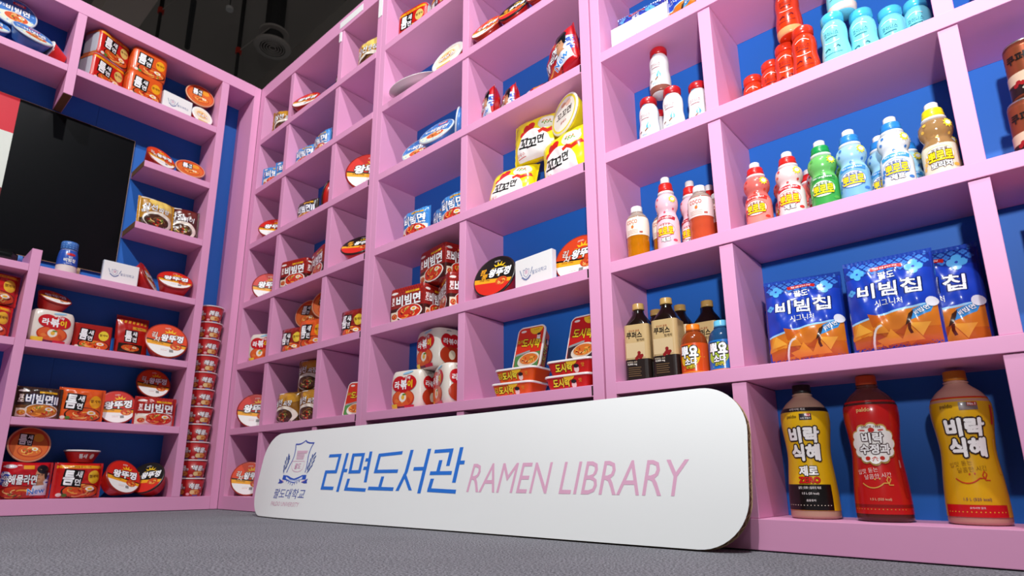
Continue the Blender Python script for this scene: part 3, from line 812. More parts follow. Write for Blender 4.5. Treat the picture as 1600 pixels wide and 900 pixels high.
@kind
def logo_card():
    r = newroot('logo_card'); w, h, t = .150, .105, .022
    box('acrylic_block', -w / 2, w / 2, -t / 2 + .002, t / 2, 0, h, mat('acrylic_edge', 'd9dee6', .1, .01, coat=.6), r, .002)
    box('printed_insert', -w / 2 + .003, w / 2 - .003, -t / 2, -t / 2 + .0019, .003, h - .003, plas('f0efec', .4), r)
    def art(p):
        c = '6f7fa8'
        p.s([(-.038, .066), (-.032, .064), (-.026, .069), (-.020, .064), (-.014, .066), (-.015, .05), (-.026, .04), (-.037, .05), (-.038, .066)], .0016, c)
        p.s([(-.044, .044), (-.034, .036), (-.026, .033), (-.018, .036), (-.008, .044)], .005, c)
        for k in range(4):
            p.e(-.045 - .002 * k, .05 + .005 * k, .003, .0015, c, 8, 120); p.e(-.007 + .002 * k, .05 + .005 * k, .003, .0015, c, 8, 60)
        for k in range(4): p.r(-.032, .052 + .003 * k, -.020, .0532 + .003 * k, 'dfa6c4')
        p.t('팔도대학교', .027, .05, .013, c, w=.058, b=0)
    art_print(r, art, lambda x, z: Vector((x, -t / 2, z)), .2, .0004, 'logo_print', PAPER)
    PT[r.name] = [Vector((sx * w / 2, sy * t / 2, 0)) for sx in (-1, 1) for sy in (-1, 1)]; HT[r.name] = h
    return r
@kind
def bear_card():
    r = newroot('logo_card'); w, h, t = .20, .105, .022
    box('acrylic_block', -w / 2, w / 2, -t / 2 + .002, t / 2, 0, h, mat('acrylic_edge', 'd9dee6', .1, .01, coat=.6), r, .002)
    box('printed_insert', -w / 2 + .003, w / 2 - .003, -t / 2, -t / 2 + .0019, .003, h - .003, plas('f0efec', .4), r)
    art_print(r, lambda p: (p.t('paldo', 0, .035, .03, 'f0efec', '3a3a40', .03, .02, w=.1)), lambda x, z: Vector((x, -t / 2, z)), .2, .0004, 'logo_print', PAPER)
    PT[r.name] = [Vector((sx * w / 2, sy * t / 2, 0)) for sx in (-1, 1) for sy in (-1, 1)]; HT[r.name] = h
    return r
@kind
def serving_plate():
    r = newroot('serving_plate')
    pr = [(0.0, 0.0), (.10, 0.0), (.125, .006), (.150, .020), (.153, .020), (.152, .023), (.146, .023), (.122, .010), (.10, .005), (0, .005)]
    lathe('plate', pr, mat('white_glaze', 'eeeae6', .18, .01, coat=.5), r, 56, caps=False)
    PT[r.name] = [Vector((0, 0, 0))]; return r

# ------------------------------------------------------------------ chips
@kind
def chips():
    r = newroot('chip_bag'); w, h, t = .172, .222, .085
    pos = pillow(r, w, h, t, film('1c3fae', .22, .3), 'tb', 3, .0022, .90)
    def art(p):
        p.r(-w * .47, h * .03, w * .47, h * .97, '1b3fb4')
        p.r(-w * .47, h * .78, w * .47, h * .97, '17348f')
        rd = random.Random(4)
        for j in range(4):
            for i in range(9):
                x = -w * .42 + w * .105 * (i + .5 * (j % 2)); y = h * (.95 - .045 * j)
                if x > w * .42: continue
                for a in range(4): p.e(x + w * .022 * cos(a * pi / 2), y + w * .022 * sin(a * pi / 2), w * .018, w * .018, '3f7fd6', 8)
        p.r(-w * .47, h * .03, w * .47, h * .28, 'c8641c')
        p.g([(w * (-.47 + .094 * k), h * (.30 + .12 * (k / 10) ** .8)) for k in range(11)] + [(w * .47, h * .2), (-w * .47, h * .2)], 'd67a22')
        p.s([(w * (-.47 + .094 * k), h * (.30 + .12 * (k / 10) ** .8)) for k in range(11)], h * .018, '9fd2f2')
        for k in range(16):
            x, y = rd.uniform(-.4, .4) * w, rd.uniform(.06, .33) * h; a = rd.uniform(0, 6.3); q = rd.uniform(.07, .13) * w
            p.g([(x + q * cos(a + 2.1 * j) * 1.2, y + q * sin(a + 2.1 * j)) for j in range(3)], rd.choice(['e8922a', 'd9781c', 'c85f16', 'eda63c', 'b8501a']))
        p.s([(-w * .26 + .0 * k + w * .13 * (1 - cos(k * .26)), h * .05 + h * .2 * sin(k * .26)) for k in range(7)], h * .02, 'efe9e2')
        for (x, y, q) in ((-.33, .82, .075), (.30, .80, .085), (-.42, .63, .04)):
            for a in range(4): p.e(w * x + w * q * .62 * cos(a * pi / 2), h * y + w * q * .62 * sin(a * pi / 2), w * q * .55, w * q * .55, '58b2ee', 14)
            p.e(w * x, h * y, w * q * .2, w * q * .2, '1b3fb4', 8)
        p.s([(-w * .18 + w * .06 * k, h * (.835 + .012 * sin(k * pi / 6))) for k in range(7)], h * .04, 'c8261c'); p.t('매콤 달콤 중독의 만남', 0, h * .843, h * .02, 'ffffff')
        p.t('팔도', 0, h * .755, h * .075, 'ffffff', '0e2470', .04, .03)
        p.t('비빔칩', 0, h * .61, h * .145, 'ffffff', '0a1c5e', .07, .025, w=w * .70, sh=.04)
        p.t('시그니처', -w * .02, h * .475, h * .062, 'ffffff', '0e2470', .03, .015)
        p.g([(w * .16, h * .26), (w * .40, h * .33), (w * .46, h * .43), (w * .22, h * .37)], '3b8fd0'); p.g([(w * .13, h * .22), (w * .18, h * .25), (w * .23, h * .37), (w * .17, h * .33)], '3a2014')
        p.t('비빔면', w * .31, h * .355, h * .045, 'ffffff', '1b4486', .05, .02, rot=24); p.e(w * .42, h * .43, w * .06, h * .05, 'e6e6ee', 14)
        p.s([(w * .17, h * .24), (w * .165, h * .19), (w * .18, h * .15)], w * .03, '5a1f10')
    art_print(r, art, pos, .006, .0014)
    for zz, nm in ((h * .004, 'bottom_seal'), (h * .955, 'top_seal')):
        V, F = [], []
        for k in range(41):
            x = -w * .5 + w * k / 40
            V += [(x, -.0032 + .0012 * (k % 2), zz), (x, -.0032 + .0012 * (k % 2), zz + h * .04)]
        for k in range(40): F.append((2 * k, 2 * k + 2, 2 * k + 3, 2 * k + 1))
        mesh(nm, V, F, film('2447a8', .2, .1), r)
    PT[r.name] = [Vector((0, 0, 0)), Vector((0, -t * .4, h * .06)), Vector((0, t * .4, h * .06))]; HT[r.name] = h
    return r

# ------------------------------------------------------------------ bottles
def bottle(root, ctrl, bodym, caps=(), labels=(), art=None, maxe=.006, pbase=.0011, seg=32, n=4):
    prof = smoothp(ctrl, n)
    lathe('bottle', prof, bodym, root, seg)
    for (nm, pr, mm) in caps: lathe(nm, pr, mm, root, 24)
    for (nm, z0, z1, mm) in labels:
        pr = [(interp(prof, z0 + (z1 - z0) * k / 18) + .0006, z0 + (z1 - z0) * k / 18) for k in range(19)]
        lathe(nm, pr, mm, root, seg, caps=False)
    if art:
        p = P(); rr = max(q for q, z in ctrl)
        art(p)
        p.build('label_print', mapfn(lambda x, z: Vector((interp(prof, z) * sin(x / rr), -interp(prof, z) * cos(x / rr), z))), maxe, FILM, root, base=pbase)
    zt = max([z for q, z in ctrl] + [pr[-1][1] for _, pr, _ in caps])
    PT[root.name] = [Vector((ctrl[0][0], 0, 0)), Vector((0, 0, zt))]; HT[root.name] = zt
def ridged_cap(r, z0, z1):
    return [(r, z0), (r * 1.03, z0 + .001), (r * 1.03, z0 + (z1 - z0) * .3), (r, z0 + (z1 - z0) * .34), (r, z1 - .002), (r * .93, z1)]
BIG = [(.046, 0), (.053, .004), (.0535, .02), (.053, .05), (.0505, .09), (.0475, .125), (.0465, .145), (.0475, .165), (.050, .19), (.053, .215), (.0535, .24), (.050, .255), (.039, .272), (.026, .284), (.0195, .292), (.018, .300)]
def a_smile(p, c, z):
    p.s([(-.026 + .0035 * k, z + .010 * ((k - 6) / 6) ** 2) for k in range(13)], .0022, c)
    p.s([(.016, z + .010), (.026, z + .010), (.030, z + .018), (.026, z + .024), (.022, z + .016), (.026, z + .006), (.034, z + .006)], .0022, c)
    p.e(.0, z + .018, .0016, .002, c, 8); p.e(.009, z + .019, .0016, .002, c, 8)
def a_bigtext(p, l1, l2, x, z, h):
    p.t(l1, x, z + h * .56, h, 'f6f3f0', '2a1812', .11, .075); p.t(l2, x, z - h * .56, h, 'f6f3f0', '2a1812', .11, .075)
def big(capm, body, lab, art, lab0=.018, bands=()):
    r = newroot('drink_bottle')
    bottle(r, BIG, body, [('cap', ridged_cap(.0205, .297, .318), capm), ('neck_ring', [(.0185, .290), (.0225, .291), (.0225, .294), (.0185, .295)], body)],
           [('label', lab0, .258, lab)] + list(bands), art, .006)
    return r
@kind
def sikhye_zero():
    def art(p):
        p.t('비락식혜 제로', 0, .2535, .006, 'e8e0d8')
        p.t('paldo', -.014, .236, .010, '4a3410', b=.02); p.r(.004, .228, .030, .243, '2a2430'); p.r(.018, .236, .028, .242, 'c8281c'); p.t('No.1', .0215, .239, .004, 'ffffff'); p.t('당류 무첨가', .017, .232, .004, 'e8e0d8')
        a_bigtext(p, '비락', '식혜', .008, .172, .036)
        p.t('제로', .010, .109, .022, 'f6f3f0', '201410', .1, .06); p.t('ZERO', .010, .088, .013, 'd0201a', '301010', .05, .06)
        p.r(-.058, .020, .058, .078, '14100f')
        p.t('설탕 | 당류 | 칼로리 제로', .008, .070, .007, 'e6e0dc', w=.05); p.t('1.5 L (25 kcal)', .009, .057, .006, 'e6e0dc'); p.t('음용유의', .009, .042, .005, 'e6e0dc')
        for k in range(15): p.e(-.05 + .0072 * k, .031, .0011, .0011, 'e8e0c8', 6)
    return big(plas('17140f', .4), plas('b8937c', .25), film('e6b414', .25, .05), art, .019, [('label_top_band', .249, .2585, film('1a1412', .3, .03))])
@kind
def sujeonggwa():
    def art(p):
        p.t('paldo', -.004, .236, .011, 'd8b070', b=.02)
        for k in range(12): p.e(.006 + .0365 * cos(k * pi / 6), .163 + .0345 * sin(k * pi / 6), .0125, .0125, 'c8a050', 12)
        for k in range(12): p.e(.006 + .034 * cos(k * pi / 6), .163 + .032 * sin(k * pi / 6), .0115, .0115, 'f2ede6', 12)
        p.e(.006, .163, .037, .035, 'f2ede6', 30)
        p.t('SINCE 1984', .006, .2, .005, '6a3a30'); p.e(.006, .193, .006, .005, 'c02a1e', 12)
        for s_ in (-1, 1): p.s([(.006 + s_ * .012, .192), (.006 + s_ * .022, .193)], .003, 'c02a1e'); p.e(.006 + s_ * .014, .132, .005, .0045, 'c02a1e', 12)
        p.t('비락', .006, .176, .021, 'f6f3f0', '3a1614', .11, .06); p.t('수정과', .008, .152, .020, 'f6f3f0', '3a1614', .11, .06)
        p.s([(.0, .131), (.006, .135), (.012, .131)], .0015, 'c02a1e'); p.s([(.001, .126), (.006, .134), (.011, .126)], .0015, 'c02a1e')
        p.t('입맛 돋는', -.014, .106, .010, 'f2e6dc', b=-.01, rot=8); p.t('달콤한 시간', .006, .095, .010, 'f2e6dc', b=-.01, rot=6)
        a_smile(p, 'd8a24a', .070); p.t('1.5 L (525 kcal)', .006, .046, .006, 'e0b890')
        for k in range(15): p.e(-.05 + .0072 * k, .026, .0011, .0011, 'd8a24a', 6)
        p.r(.058, .05, .066, .17, 'b01a18'); p.t('영양정보', .060, .12, .004, 'e8d0c8', rot=90)
    return big(plas('d8501a', .4), clear('5a2c28', .15), film('be1a18', .25, .05), art, .016, [('label_bottom_band', .016, .036, film('8a1614', .3, .03))])
@kind
def sikhye():
    def art(p):
        p.t('paldo', -.020, .238, .010, '6a4a10', b=.02); p.r(.002, .230, .034, .246, '7a6a68'); p.r(.016, .238, .033, .246, 'b83a30'); p.t('No.1', .024, .242, .005, 'ffffff')
        p.t('SINCE 1993', .004, .214, .005, '7a5a20')
        a_bigtext(p, '비락', '식혜', .006, .174, .036)
        p.t('입맛 돋는', -.014, .121, .010, '7a4a14', b=-.01, rot=8); p.t('달콤한 시간', .006, .110, .010, '7a4a14', b=-.01, rot=6)
        a_smile(p, 'c8301a', .082); p.t('1.5 L (525 kcal)', .006, .050, .007, '7a4a50')
        p.r(-.058, .016, .058, .040, 'c8141a'); p.t('유의사항 참조', .004, .034, .004, 'f2d0d0')
        for k in range(15): p.e(-.05 + .0072 * k, .026, .0012, .0012, 'e8b83a', 6)
        p.r(.060, .20, .068, .24, 'c83a1a'); p.r(.060, .10, .068, .17, 'd89a1a')
    return big(plas('d8841c', .4), plas('c08c7c', .25), film('dca614', .25, .05), art, .016, [('label_top_line', .255, .2585, film('c8301a', .3, .03))])
@kind
def coffee():
    r = newroot('drink_bottle'); w = .074; h = .178
    sec = [(rrect(w * .9, w * .9, .012), 0), (rrect(w, w, .014), .004), (rrect(w, w, .014), .06), (rrect(w * .99, w * .99, .014), .075), (rrect(w, w, .014), .09), (rrect(w, w, .014), .165), (rrect(w * .97, w * .97, .018), .172), (rrect(w * .8, w * .8, .028), .19), (rrect(w * .5, w * .5, .018), .206), (rrect(.032, .032, .0159), .214), (rrect(.030, .030, .0149), .226)]
    loft('bottle', sec, clear('1c0f0c', .1), r, smooth=True)
    loft('upper_label', [(rrect(w + .002, w + .002, .015), .066), (rrect(w + .002, w + .002, .015), .170)], film('c9ab78', .28, .04), r, False, False)
    loft('lower_label', [(rrect(w + .0022, w + .0022, .015), .006), (rrect(w + .0022, w + .0022, .015), .0658)], film('241a17', .3, .04), r, False, False)
    lathe('cap', ridged_cap(.0172, .221, .240), plas('c8a05a', .4), r, 24)
    def art(p):
        p.t('당신의 음료', -.004, .151, .006, 'a8603a'); p.t('쿠퍼스', -.004, .138, .018, '1c1512', b=.04, w=.046); p.t('헛개차', .014, .122, .008, '4a3420')
        p.r(-.03, .070, .026, .115, 'd2b98e')
        for (x, y) in ((.004, .072), (.012, .070), (.008, .078), (.0, .068), (.016, .075), (.008, .084)): p.e(x, y, .005, .005, '8a1c1e', 10)
        p.t('숙취해소 음료', -.014, .058, .005, 'c8b8a0', w=.03); p.t('4,000 mg', -.014, .051, .007, 'efe6da', b=.02)
        for k in range(5): p.r(-.026, .040 - .006 * k, .012 - .003 * (k % 2), .0425 - .006 * k, '6a5238')
    art_print(r, art, lambda x, z: Vector((x, -w / 2 - .0012, z)), .1, .0004, 'label_print')
    art_print(r, lambda p: (p.r(-.014, .012, -.004, .058, 'c8c6c2'), [p.r(-.014, .014 + .004 * k, -.004, .0155 + .004 * k, '2a2422') for k in range(11)]), lambda q, z: Vector((w / 2 + .0012, q, z)), .1, .0004, 'barcode_print')
    PT[r.name] = [Vector((0, 0, 0))]; HT[r.name] = .24
    return r
def soda(capc, liq, lab, blob, txt):
    r = newroot('drink_bottle')
    ct = [(.030, 0), (.036, .005), (.0365, .02), (.0368, .05), (.0365, .075), (.036, .083), (.0355, .09), (.033, .103), (.027, .114), (.020, .121), (.0165, .125), (.016, .13)]
    def art(p):
        rd = random.Random(3)
        p.e(.002, .050, .026, .030, blob, 22); p.e(-.012, .040, .014, .016, blob, 14); p.e(.016, .060, .013, .014, blob, 14)
        for k in range(14): p.e(rd.uniform(-.04, .04), rd.uniform(.012, .085), .0014, .0014, blob, 6)
        p.t('뿌요', 0, .061, .030, 'ffffff', '14100f', .12, .07, w=.046); p.t('소다', .003, .035, .020, 'ffffff', '14100f', .12, .06, w=.03); p.t(txt, .003, .020, .009, 'f0e23a', '14100f', .1, .03)
    bottle(r, ct, clear(liq, .35), [('cap', ridged_cap(.0185, .126, .143), plas(capc, .35)), ('neck_ring', [(.0165, .121), (.020, .122), (.020, .125), (.0165, .126)], clear(liq, .35))],
           [('label', .008, .086, film(lab, .28, .04)), ('bottom_band', .0045, .008, film('e8922a', .3, .02))], art, .005)
    return r
@kind
def soda_orange(): return soda('ee7a12', 'a84a1c', 'd84e14', 'f0c01e', '오렌지')
@kind
def soda_blue(): return soda('6cc4ea', '2a5a8c', '1f74c4', 'b4d23a', '소다맛')
def coco(liq, lab, txtc):
    r = newroot('drink_bottle')
    ct = [(.026, 0), (.0325, .005), (.0335, .02), (.0325, .04), (.0335, .055), (.033, .068), (.0335, .08), (.0345, .10), (.0345, .12), (.033, .135), (.027, .148), (.0185, .157), (.0155, .161), (.015, .165)]
    def art(p):
        p.t('COCO', -.004, .122, .012, txtc, b=.02, w=.034); p.e(-.002, .105, .004, .005, 'd8742c', 12); p.s([(-.002, .109), (.002, .113)], .0012, '5a8a3a')
        for k in range(3): p.r(-.022, .094 - .005 * k, .014, .0955 - .005 * k, 'd8b8a8')
        p.r(.018, .084, .028, .089, 'b85a4a')
    bottle(r, ct, clear(liq, .4), [('cap', ridged_cap(.0175, .162, .180), plas('f2f0ee', .3)), ('neck_ring', [(.0155, .157), (.0185, .158), (.0185, .161), (.0155, .162)], clear('d8cdc6', .5))],
           [('label', .078, .137, film(lab, .28, .04)), ('clear_shoulder', .139, .157, clear('cdbfb2', .5))], art, .005)
    return r
@kind
def coco_yellow(): return coco('e08a0c', 'f4e6d6', 'd0603a')
@kind
def coco_pink(): return coco('e8603a', 'f4dcd8', 'c8382c')
def kidjuice(capc, lower, upper, txt2, sash, mainc, out, clear_body=None, h=1.0, sashtxt='어린이 기호식품 품질인증'):
    r = newroot('drink_bottle')
    ct = [(.026, 0), (.0315, .004), (.0325, .02), (.0325, .05), (.0325, .07), (.031, .083), (.0275, .092), (.0255, .098), (.0265, .104), (.0305, .112), (.0325, .122), (.0315, .134), (.027, .142), (.020, .147), (.016, .149), (.0155, .150)]
    ct = [(q, z * h) for q, z in ct]
    body = plas(upper, .22) if not clear_body else clear(clear_body, .45)
    cp = [('collar', [(.017, .148 * h), (.0235, .149 * h), (.0235, .153 * h), (.018, .155 * h)], plas('f0eeee', .3)),
          ('cap_ring', [(.0185, .155 * h), (.0215, .157 * h), (.0215, .162 * h), (.020, .166 * h), (.0205, .170 * h), (.019, .175 * h), (.0125, .176 * h)], plas(capc, .35)),
          ('nozzle', [(.0125, .176 * h), (.0135, .178 * h), (.013, .191 * h), (.011, .193 * h)], plas('f4f2f0', .35))]
    def art(p):
        if sash:
            p.s([(-.030 + .0055 * k, (.078 + .006 * sin(pi * k / 11)) * h) for k in range(12)], .011, sash); p.t(sashtxt, 0, .0825 * h, .0045, 'ffffff', w=.046)
        p.e(-.001, .052 * h, .0285, .0215, mainc, 26); p.e(-.001, .052 * h, .0270, .020, 'fbf6ee', 26)
        p.t('뽀롱뽀롱', 0, .065 * h, .007, out, b=.02)
        p.t('뽀로로', 0, .050 * h, .020, 'f6d91e', out, .10, .06, w=.044)
        if txt2: p.t(txt2, .0, .029 * h, .013, 'ffffff', '1c1a1e', .12, .05)
        p.e(.028, .026 * h, .007, .004, mainc, 12)
        for k in range(3): p.e(-.034 + .004 * k, (.03 + .01 * k) * h, .004, .005, mainc, 10)
        p.star(.026, .128 * h, .012, .008, 9, 'f2e23a'); p.e(.026, .128 * h, .006, .005, 'ffffff', 10)
        for (x, z) in ((-.026, .118), (-.02, .132), (.0, .098), (.03, .105)): p.e(x, z * h, .004, .0035, mainc, 10)
        p.r(-.05, .006, .05, .010, mainc)
    bottle(r, ct, body, cp, [('label', .006 * h, .080 * h, film(lower, .25, .05))], art, .005)
    return r
@kind
def kid_clearred(): return kidjuice('d8201c', 'e88a80', 'd86a62', '', 'c8281e', 'd23a2c', '8a1a14')
@kind
def kid_redwhite(): return kidjuice('d8241e', 'f2e0de', 'efd2d0', '제로', 'c8202a', 'd83a3a', 'b81c1c')
@kind
def kid_green(): return kidjuice('179a4a', '3fa24a', '6fbf66', '', '2f8a3c', '58b04a', '1c6a2c')
@kind
def kid_blue(): return kidjuice('2a86d8', '7fb8dc', '9fd0ea', '', '3a8cd0', '3a7cc8', '1c4a9a')
@kind
def kid_white(): return kidjuice('2a86d8', 'eef0f2', 'e9edf0', '제로', '3a9cd0', '3a7cc8', '1c4a9a')
@kind
def kid_beige(): return kidjuice('f0d818', 'e6dfc4', 'c8a878', '보리차', None, 'e8b84a', '4a2a10', 'c89a62')
@kind
def kid_straw(): return kidjuice('d8241e', 'efc8d2', 'f0c0cc', '제로', 'b81c30', 'e0506a', 'b81c30', None, 1.27)
def yog(body, base, cap, ink, white=False):
    r = newroot('yogurt_bottle')
    ct = [(.020, 0), (.0255, .004), (.0275, .02), (.0275, .04), (.0265, .055), (.0248, .068), (.0242, .078), (.0248, .09), (.0250, .102), (.0238, .115), (.0205, .124), (.0185, .128), (.0185, .131)]
    ct = [(q * 1.12, v) for q, v in ct]
    capm = film(cap, .25, .2) if not white else plas('b8141c', .35)
    def art(p):
        p.t('코이니스', 0, .089, .011, ink, b=.0, w=.034); p.s([(-.014, .079), (.014, .079)], .002, ink)
        p.s([(-.017 + .0034 * k, .102 + .006 * sin(pi * k / 10)) for k in range(11)], .0016, 'f0e6da'); p.s([(-.017 + .0034 * k, .068 - .005 * sin(pi * k / 10)) for k in range(11)], .0016, 'f0e6da')
        if white:
            p.e(.010, .050, .0065, .0075, '3aa6dc', 16); p.g([(.004, .052), (.016, .052), (.010, .066)], '3aa6dc')
            p.s([(-.018, .036), (-.010, .039)], .003, '7a4a2c'); p.s([(.0, .036), (.008, .044)], .003, '8a5a38'); p.t('코코넛', -.002, .026, .005, '5aa8d0')
            p.r(-.016, .126, .002, .1385, '4fb4e6'); p.t('NEW', -.007, .132, .005, 'ffffff')
        else:
            p.s([(-.016, .045), (-.008, .049), (-.004, .045)], .0032, ink); p.s([(.004, .047), (.012, .052), (.016, .047)], .0032, ink); p.s([(-.02, .034), (.02, .034)], .0012, ink)
    bottle(r, ct, film(body, .16, .12), [('cap', [(.0215, .1285), (.0238, .130), (.0246, .136), (.0246, .147), (.022, .151), (.008, .152)], capm)],
           [('bare_base', .001, .018, plas(base, .25))], art, .005, seg=28)
    return r
@kind
def yog_red(): return yog('dc3a16', 'e8a46a', 'd8341a', '6a1428')
@kind
def yog_aqua(): return yog('7fdcea', 'ead8cc', '4cc4ea', '1c6a70')
@kind
def yog_white(): return yog('ecebea', '8a5044', 'b8141c', 'a86a70', True)
@kind
def can():
    r = newroot('drink_can')
    ct = [(.023, 0), (.026, .004), (.0265, .01), (.0265, .094), (.026, .098), (.0245, .103)]
    def art(p):
        p.t('쿠퍼스', -.006, .074, .016, '1c1410', b=.05, w=.042); p.t('헛개', .006, .058, .009, '3a2418')
        p.r(-.06, .030, .06, .048, 'd8bca0'); p.r(-.06, .008, .06, .028, '221614')
        for (x, y) in ((-.016, .030), (-.010, .027), (-.020, .026)): p.e(x, y, .004, .004, '9a1c1e', 8)
        p.t('숙취해소', .0, .018, .006, 'e6dccc')
    bottle(r, ct, mat('can_copper', 'a8583a', .28, .05, metal=.6), [('can_lid', [(.0245, .103), (.0255, .104), (.0250, .106), (.0225, .105), (.022, .1035)], mat('can_steel', 'd4d2ce', .25, .02, metal=.9))], [], art, .006, .0008, n=2)
    return r
@kind
def sauce():
    r = newroot('sauce_bottle')
    ct = [(.038, 0), (.044, .004), (.0445, .04), (.0435, .05), (.0415, .09), (.0375, .115), (.035, .122), (.034, .125)]
    def art(p):
        p.r(-.1, .042, .1, .120, '2450b0')
        for k in range(9): p.r(-.1, .100 + .004 * k, .1, .1015 + .004 * k, '3f74c8') if k % 2 else None
        p.e(.004, .098, .022, .007, 'c8262a', 18); p.t('팔도', .004, .083, .010, 'ffffff'); p.t('비빔장', .002, .067, .018, 'ffffff', '10286a', .06, .04); p.t('만능소스', 0, .051, .006, 'ffffff')
    bottle(r, ct, plas('e4d9d2', .3), [('cap', [(.0345, .125), (.0365, .126), (.0365, .165), (.034, .168)], plas('3f74c0', .4))], [], art, .006)
    p = P()
    for j in range(3):
        for k in range(16): p.e(-.1 + .0135 * k, .134 + .011 * j, .004, .0025, '6aa2e0', 6)
    p.build('cap_print', mapfn(lambda x, z: Vector((.0368 * sin(x / .0368), -.0368 * cos(x / .0368), z))), .006, FILM, r)
    return r
@kind
def dark_bottle():
    r = newroot('drink_bottle')
    bottle(r, [(.024, 0), (.030, .005), (.031, .02), (.031, .16), (.028, .178), (.018, .192), (.015, .198)], mat('dark_pet', '0c0f0f', .15, .05, coat=.4), [('cap', ridged_cap(.0175, .198, .216), plas('4f86c8', .4))], [], None)
    return r

# ------------------------------------------------------------------ placing: copies of a thing with copies of its parts
BUILT = {}
def copy_tree(o, parent=None):
    c = o.copy(); COL.objects.link(c)
    if parent is not None: c.parent = parent
    for ch in list(o.children): copy_tree(ch, c)
    return c
ZB = [S * z for z in Z1]; ZL = [S * z for z in ZA]
WALLM = {'B': Matrix.Identity(4), 'A': Matrix.Rotation(pi / 2, 4, 'Z')}
ADJ = {
    'black lidded noodle bowl leaning left at the right end of the bottom left bay': (-0.018, 0.0, 0),
    'red lidded noodle bowl leaning right, against the black bowl in the bottom left bay': (0.024, -0.024, 0.007),
    'small red noodle tub with white lid standing upright on the red noodle pack': (0.0, 0.0, 0.004),
    'round orange noodle bowl showing its lid, standing on the seafood pack': (0.0, 0.0, 0.002),
    'red and white lidded noodle bowl between orange and red packs, second left bay': (-0.006, 0.054, 0),
    'dark brown noodle pack half hidden behind the front brown one, left wall': (0.006, 0.0, 0),
    'red noodle pack behind the orange pack, second bay of the left wall': (-0.006, -0.006, 0),
    'small black and red noodle box with yellow tag, third bay of the left wall': (0.006, 0.006, 0),
    'orange noodle bowl with white lower lid in front of the tall red pouch': (0.0, -0.012, 0),
    'dark bottle with blue cap lying on the shelf at the left picture edge': (0.0, 0.0, 0.007),
    'red and white noodle bowl tipped back at the right end below the lowest short shelf': (-0.006, 0.0, 0),
    'dark red noodle pack on the lower short shelf, beside the gold pack': (-0.018, 0.018, 0),
    'white crest card on the top left shelf before the noodle bowls': (-0.012, 0.0, 0),
    'orange multipack on the top left shelf, lower of its stack': (-0.006, 0.0, 0),
    'red multipack with silver end on the top left shelf, lower of its stack': (-0.012, 0.0, 0),
    'white rimmed noodle bowl seen edge on beside the divider of the top left bay': (-0.018, 0.0, 0),
    'blue lidded noodle bowl lying low at the front of the top left bay': (-0.012, -0.054, 0.004),
    'red and white noodle box peeking over the card on the top left shelf': (0.006, 0.0, 0),
    'blue lidded noodle bowl standing on the two lower blue bowls, top left bay': (0.0, 0.0, 0.004),
    'red brown noodle bowl perched above the white bowl on the top left shelf': (-0.018, 0.0, 0),
    'square beige labelled drink bottle at the front beside the small orange bottle': (-0.006, 0.0, 0),
    'red noodle bowl in the second bay of the corner column': (0.018, 0.0, 0),
    'small orange soda bottle half hidden behind the blue one': (-0.006, 0.0, 0),
    'square dark drink bottle behind the small orange soda bottle': (0.0, 0.012, 0),
    'brown noodle pack on top of the other two in the second column': (0.0, 0.006, 0.002),
    'light blue juice bottle with blue sports cap in the front row': (0.0, -0.006, 0),
    'beige juice bottle with yellow sports cap in the front row': (-0.006, 0.0, 0),
    'coral pink juice bottle with white cap half behind the divider': (-0.006, 0.0, 0),
    'beige juice bottle behind the yellow capped one': (-0.006, 0.0, 0),
    'dark red noodle pack in the third bay of the third column, behind the front one': (-0.048, 0.012, 0),
    'reddish clear juice bottle with red sports cap, back row': (0.0, 0.006, 0),
    'orange noodle bowl standing on the dark red pack in the second column': (0.0, -0.006, 0),
    'orange noodle bowl half hidden by the divider above the orange pack': (0.0, -0.006, 0.002),
    'yellow noodle pack, lower left of the pile': (0.0, 0.0, 0.002),
    'red checked noodle multipack at the left of the fourth bay, second column': (0.012, 0.0, 0),
    'pale blue yogurt drink bottle, second from the front': (0.006, 0.0, 0),
    'orange red yogurt drink bottle, second from the front': (0.0, 0.0, 0.002),
    'blue noodle pack set back between the two front ones': (0.0, 0.006, 0),
    'orange red yogurt drink bottle, third from the front': (-0.006, 0.012, 0),
    'pale blue yogurt drink bottle, third from the front': (0.0, 0.006, 0),
    'orange red yogurt drink bottle, hindmost, left': (-0.006, 0.0, 0),
    'pale blue yogurt drink bottle, hindmost, right': (0.0, 0.006, 0.022),
    'yellow noodle pack on top of the pile': (0.012, -0.012, 0.004),
    'orange red yogurt drink bottle standing on two others': (0.0, 0.0, 0.002),
    'pale lidded bowl perched on the yellow noodle packs': (0.0, -0.006, 0.004),
    'red and blue seafood noodle pack turned away at the left of four': (0.006, 0.0, 0),
    'red and blue seafood noodle pack, second from the left of four': (0.0, 0.018, 0),
    'red and blue seafood noodle pack, third from the left of four': (0.0, 0.054, 0),
    'blue chip bag right of the wide white card': (-0.03, 0.0, 0),
    'blue lidded noodle bowl in the middle of three on one shelf': (0.018, -0.048, 0),
    'big red noodle bowl in the fifth bay of the third column': (0.0, -0.006, 0),
    'black noodle bowl standing on edge behind the divider, fifth bay of the second column': (0.0, -0.018, 0),
    'blue noodle pack at the left of the sixth bay, second column': (0.03, 0.0, 0),
    'blue noodle pack at the right of the sixth bay, second column': (0.012, -0.006, 0),
    'blue noodle pack in the sixth bay of the corner column, nearer the divider': (0.006, 0.0, 0),
    'shallow white plate leaning back on its shelf beside the white lidded bowl': (0.0, -0.018, 0),
    'red noodle bowl tipped back in the top bay of the second column': (0.012, 0.0, 0),
    'red and gold multipack at the very top of the middle unit, right one': (0.012, 0.006, 0),
}
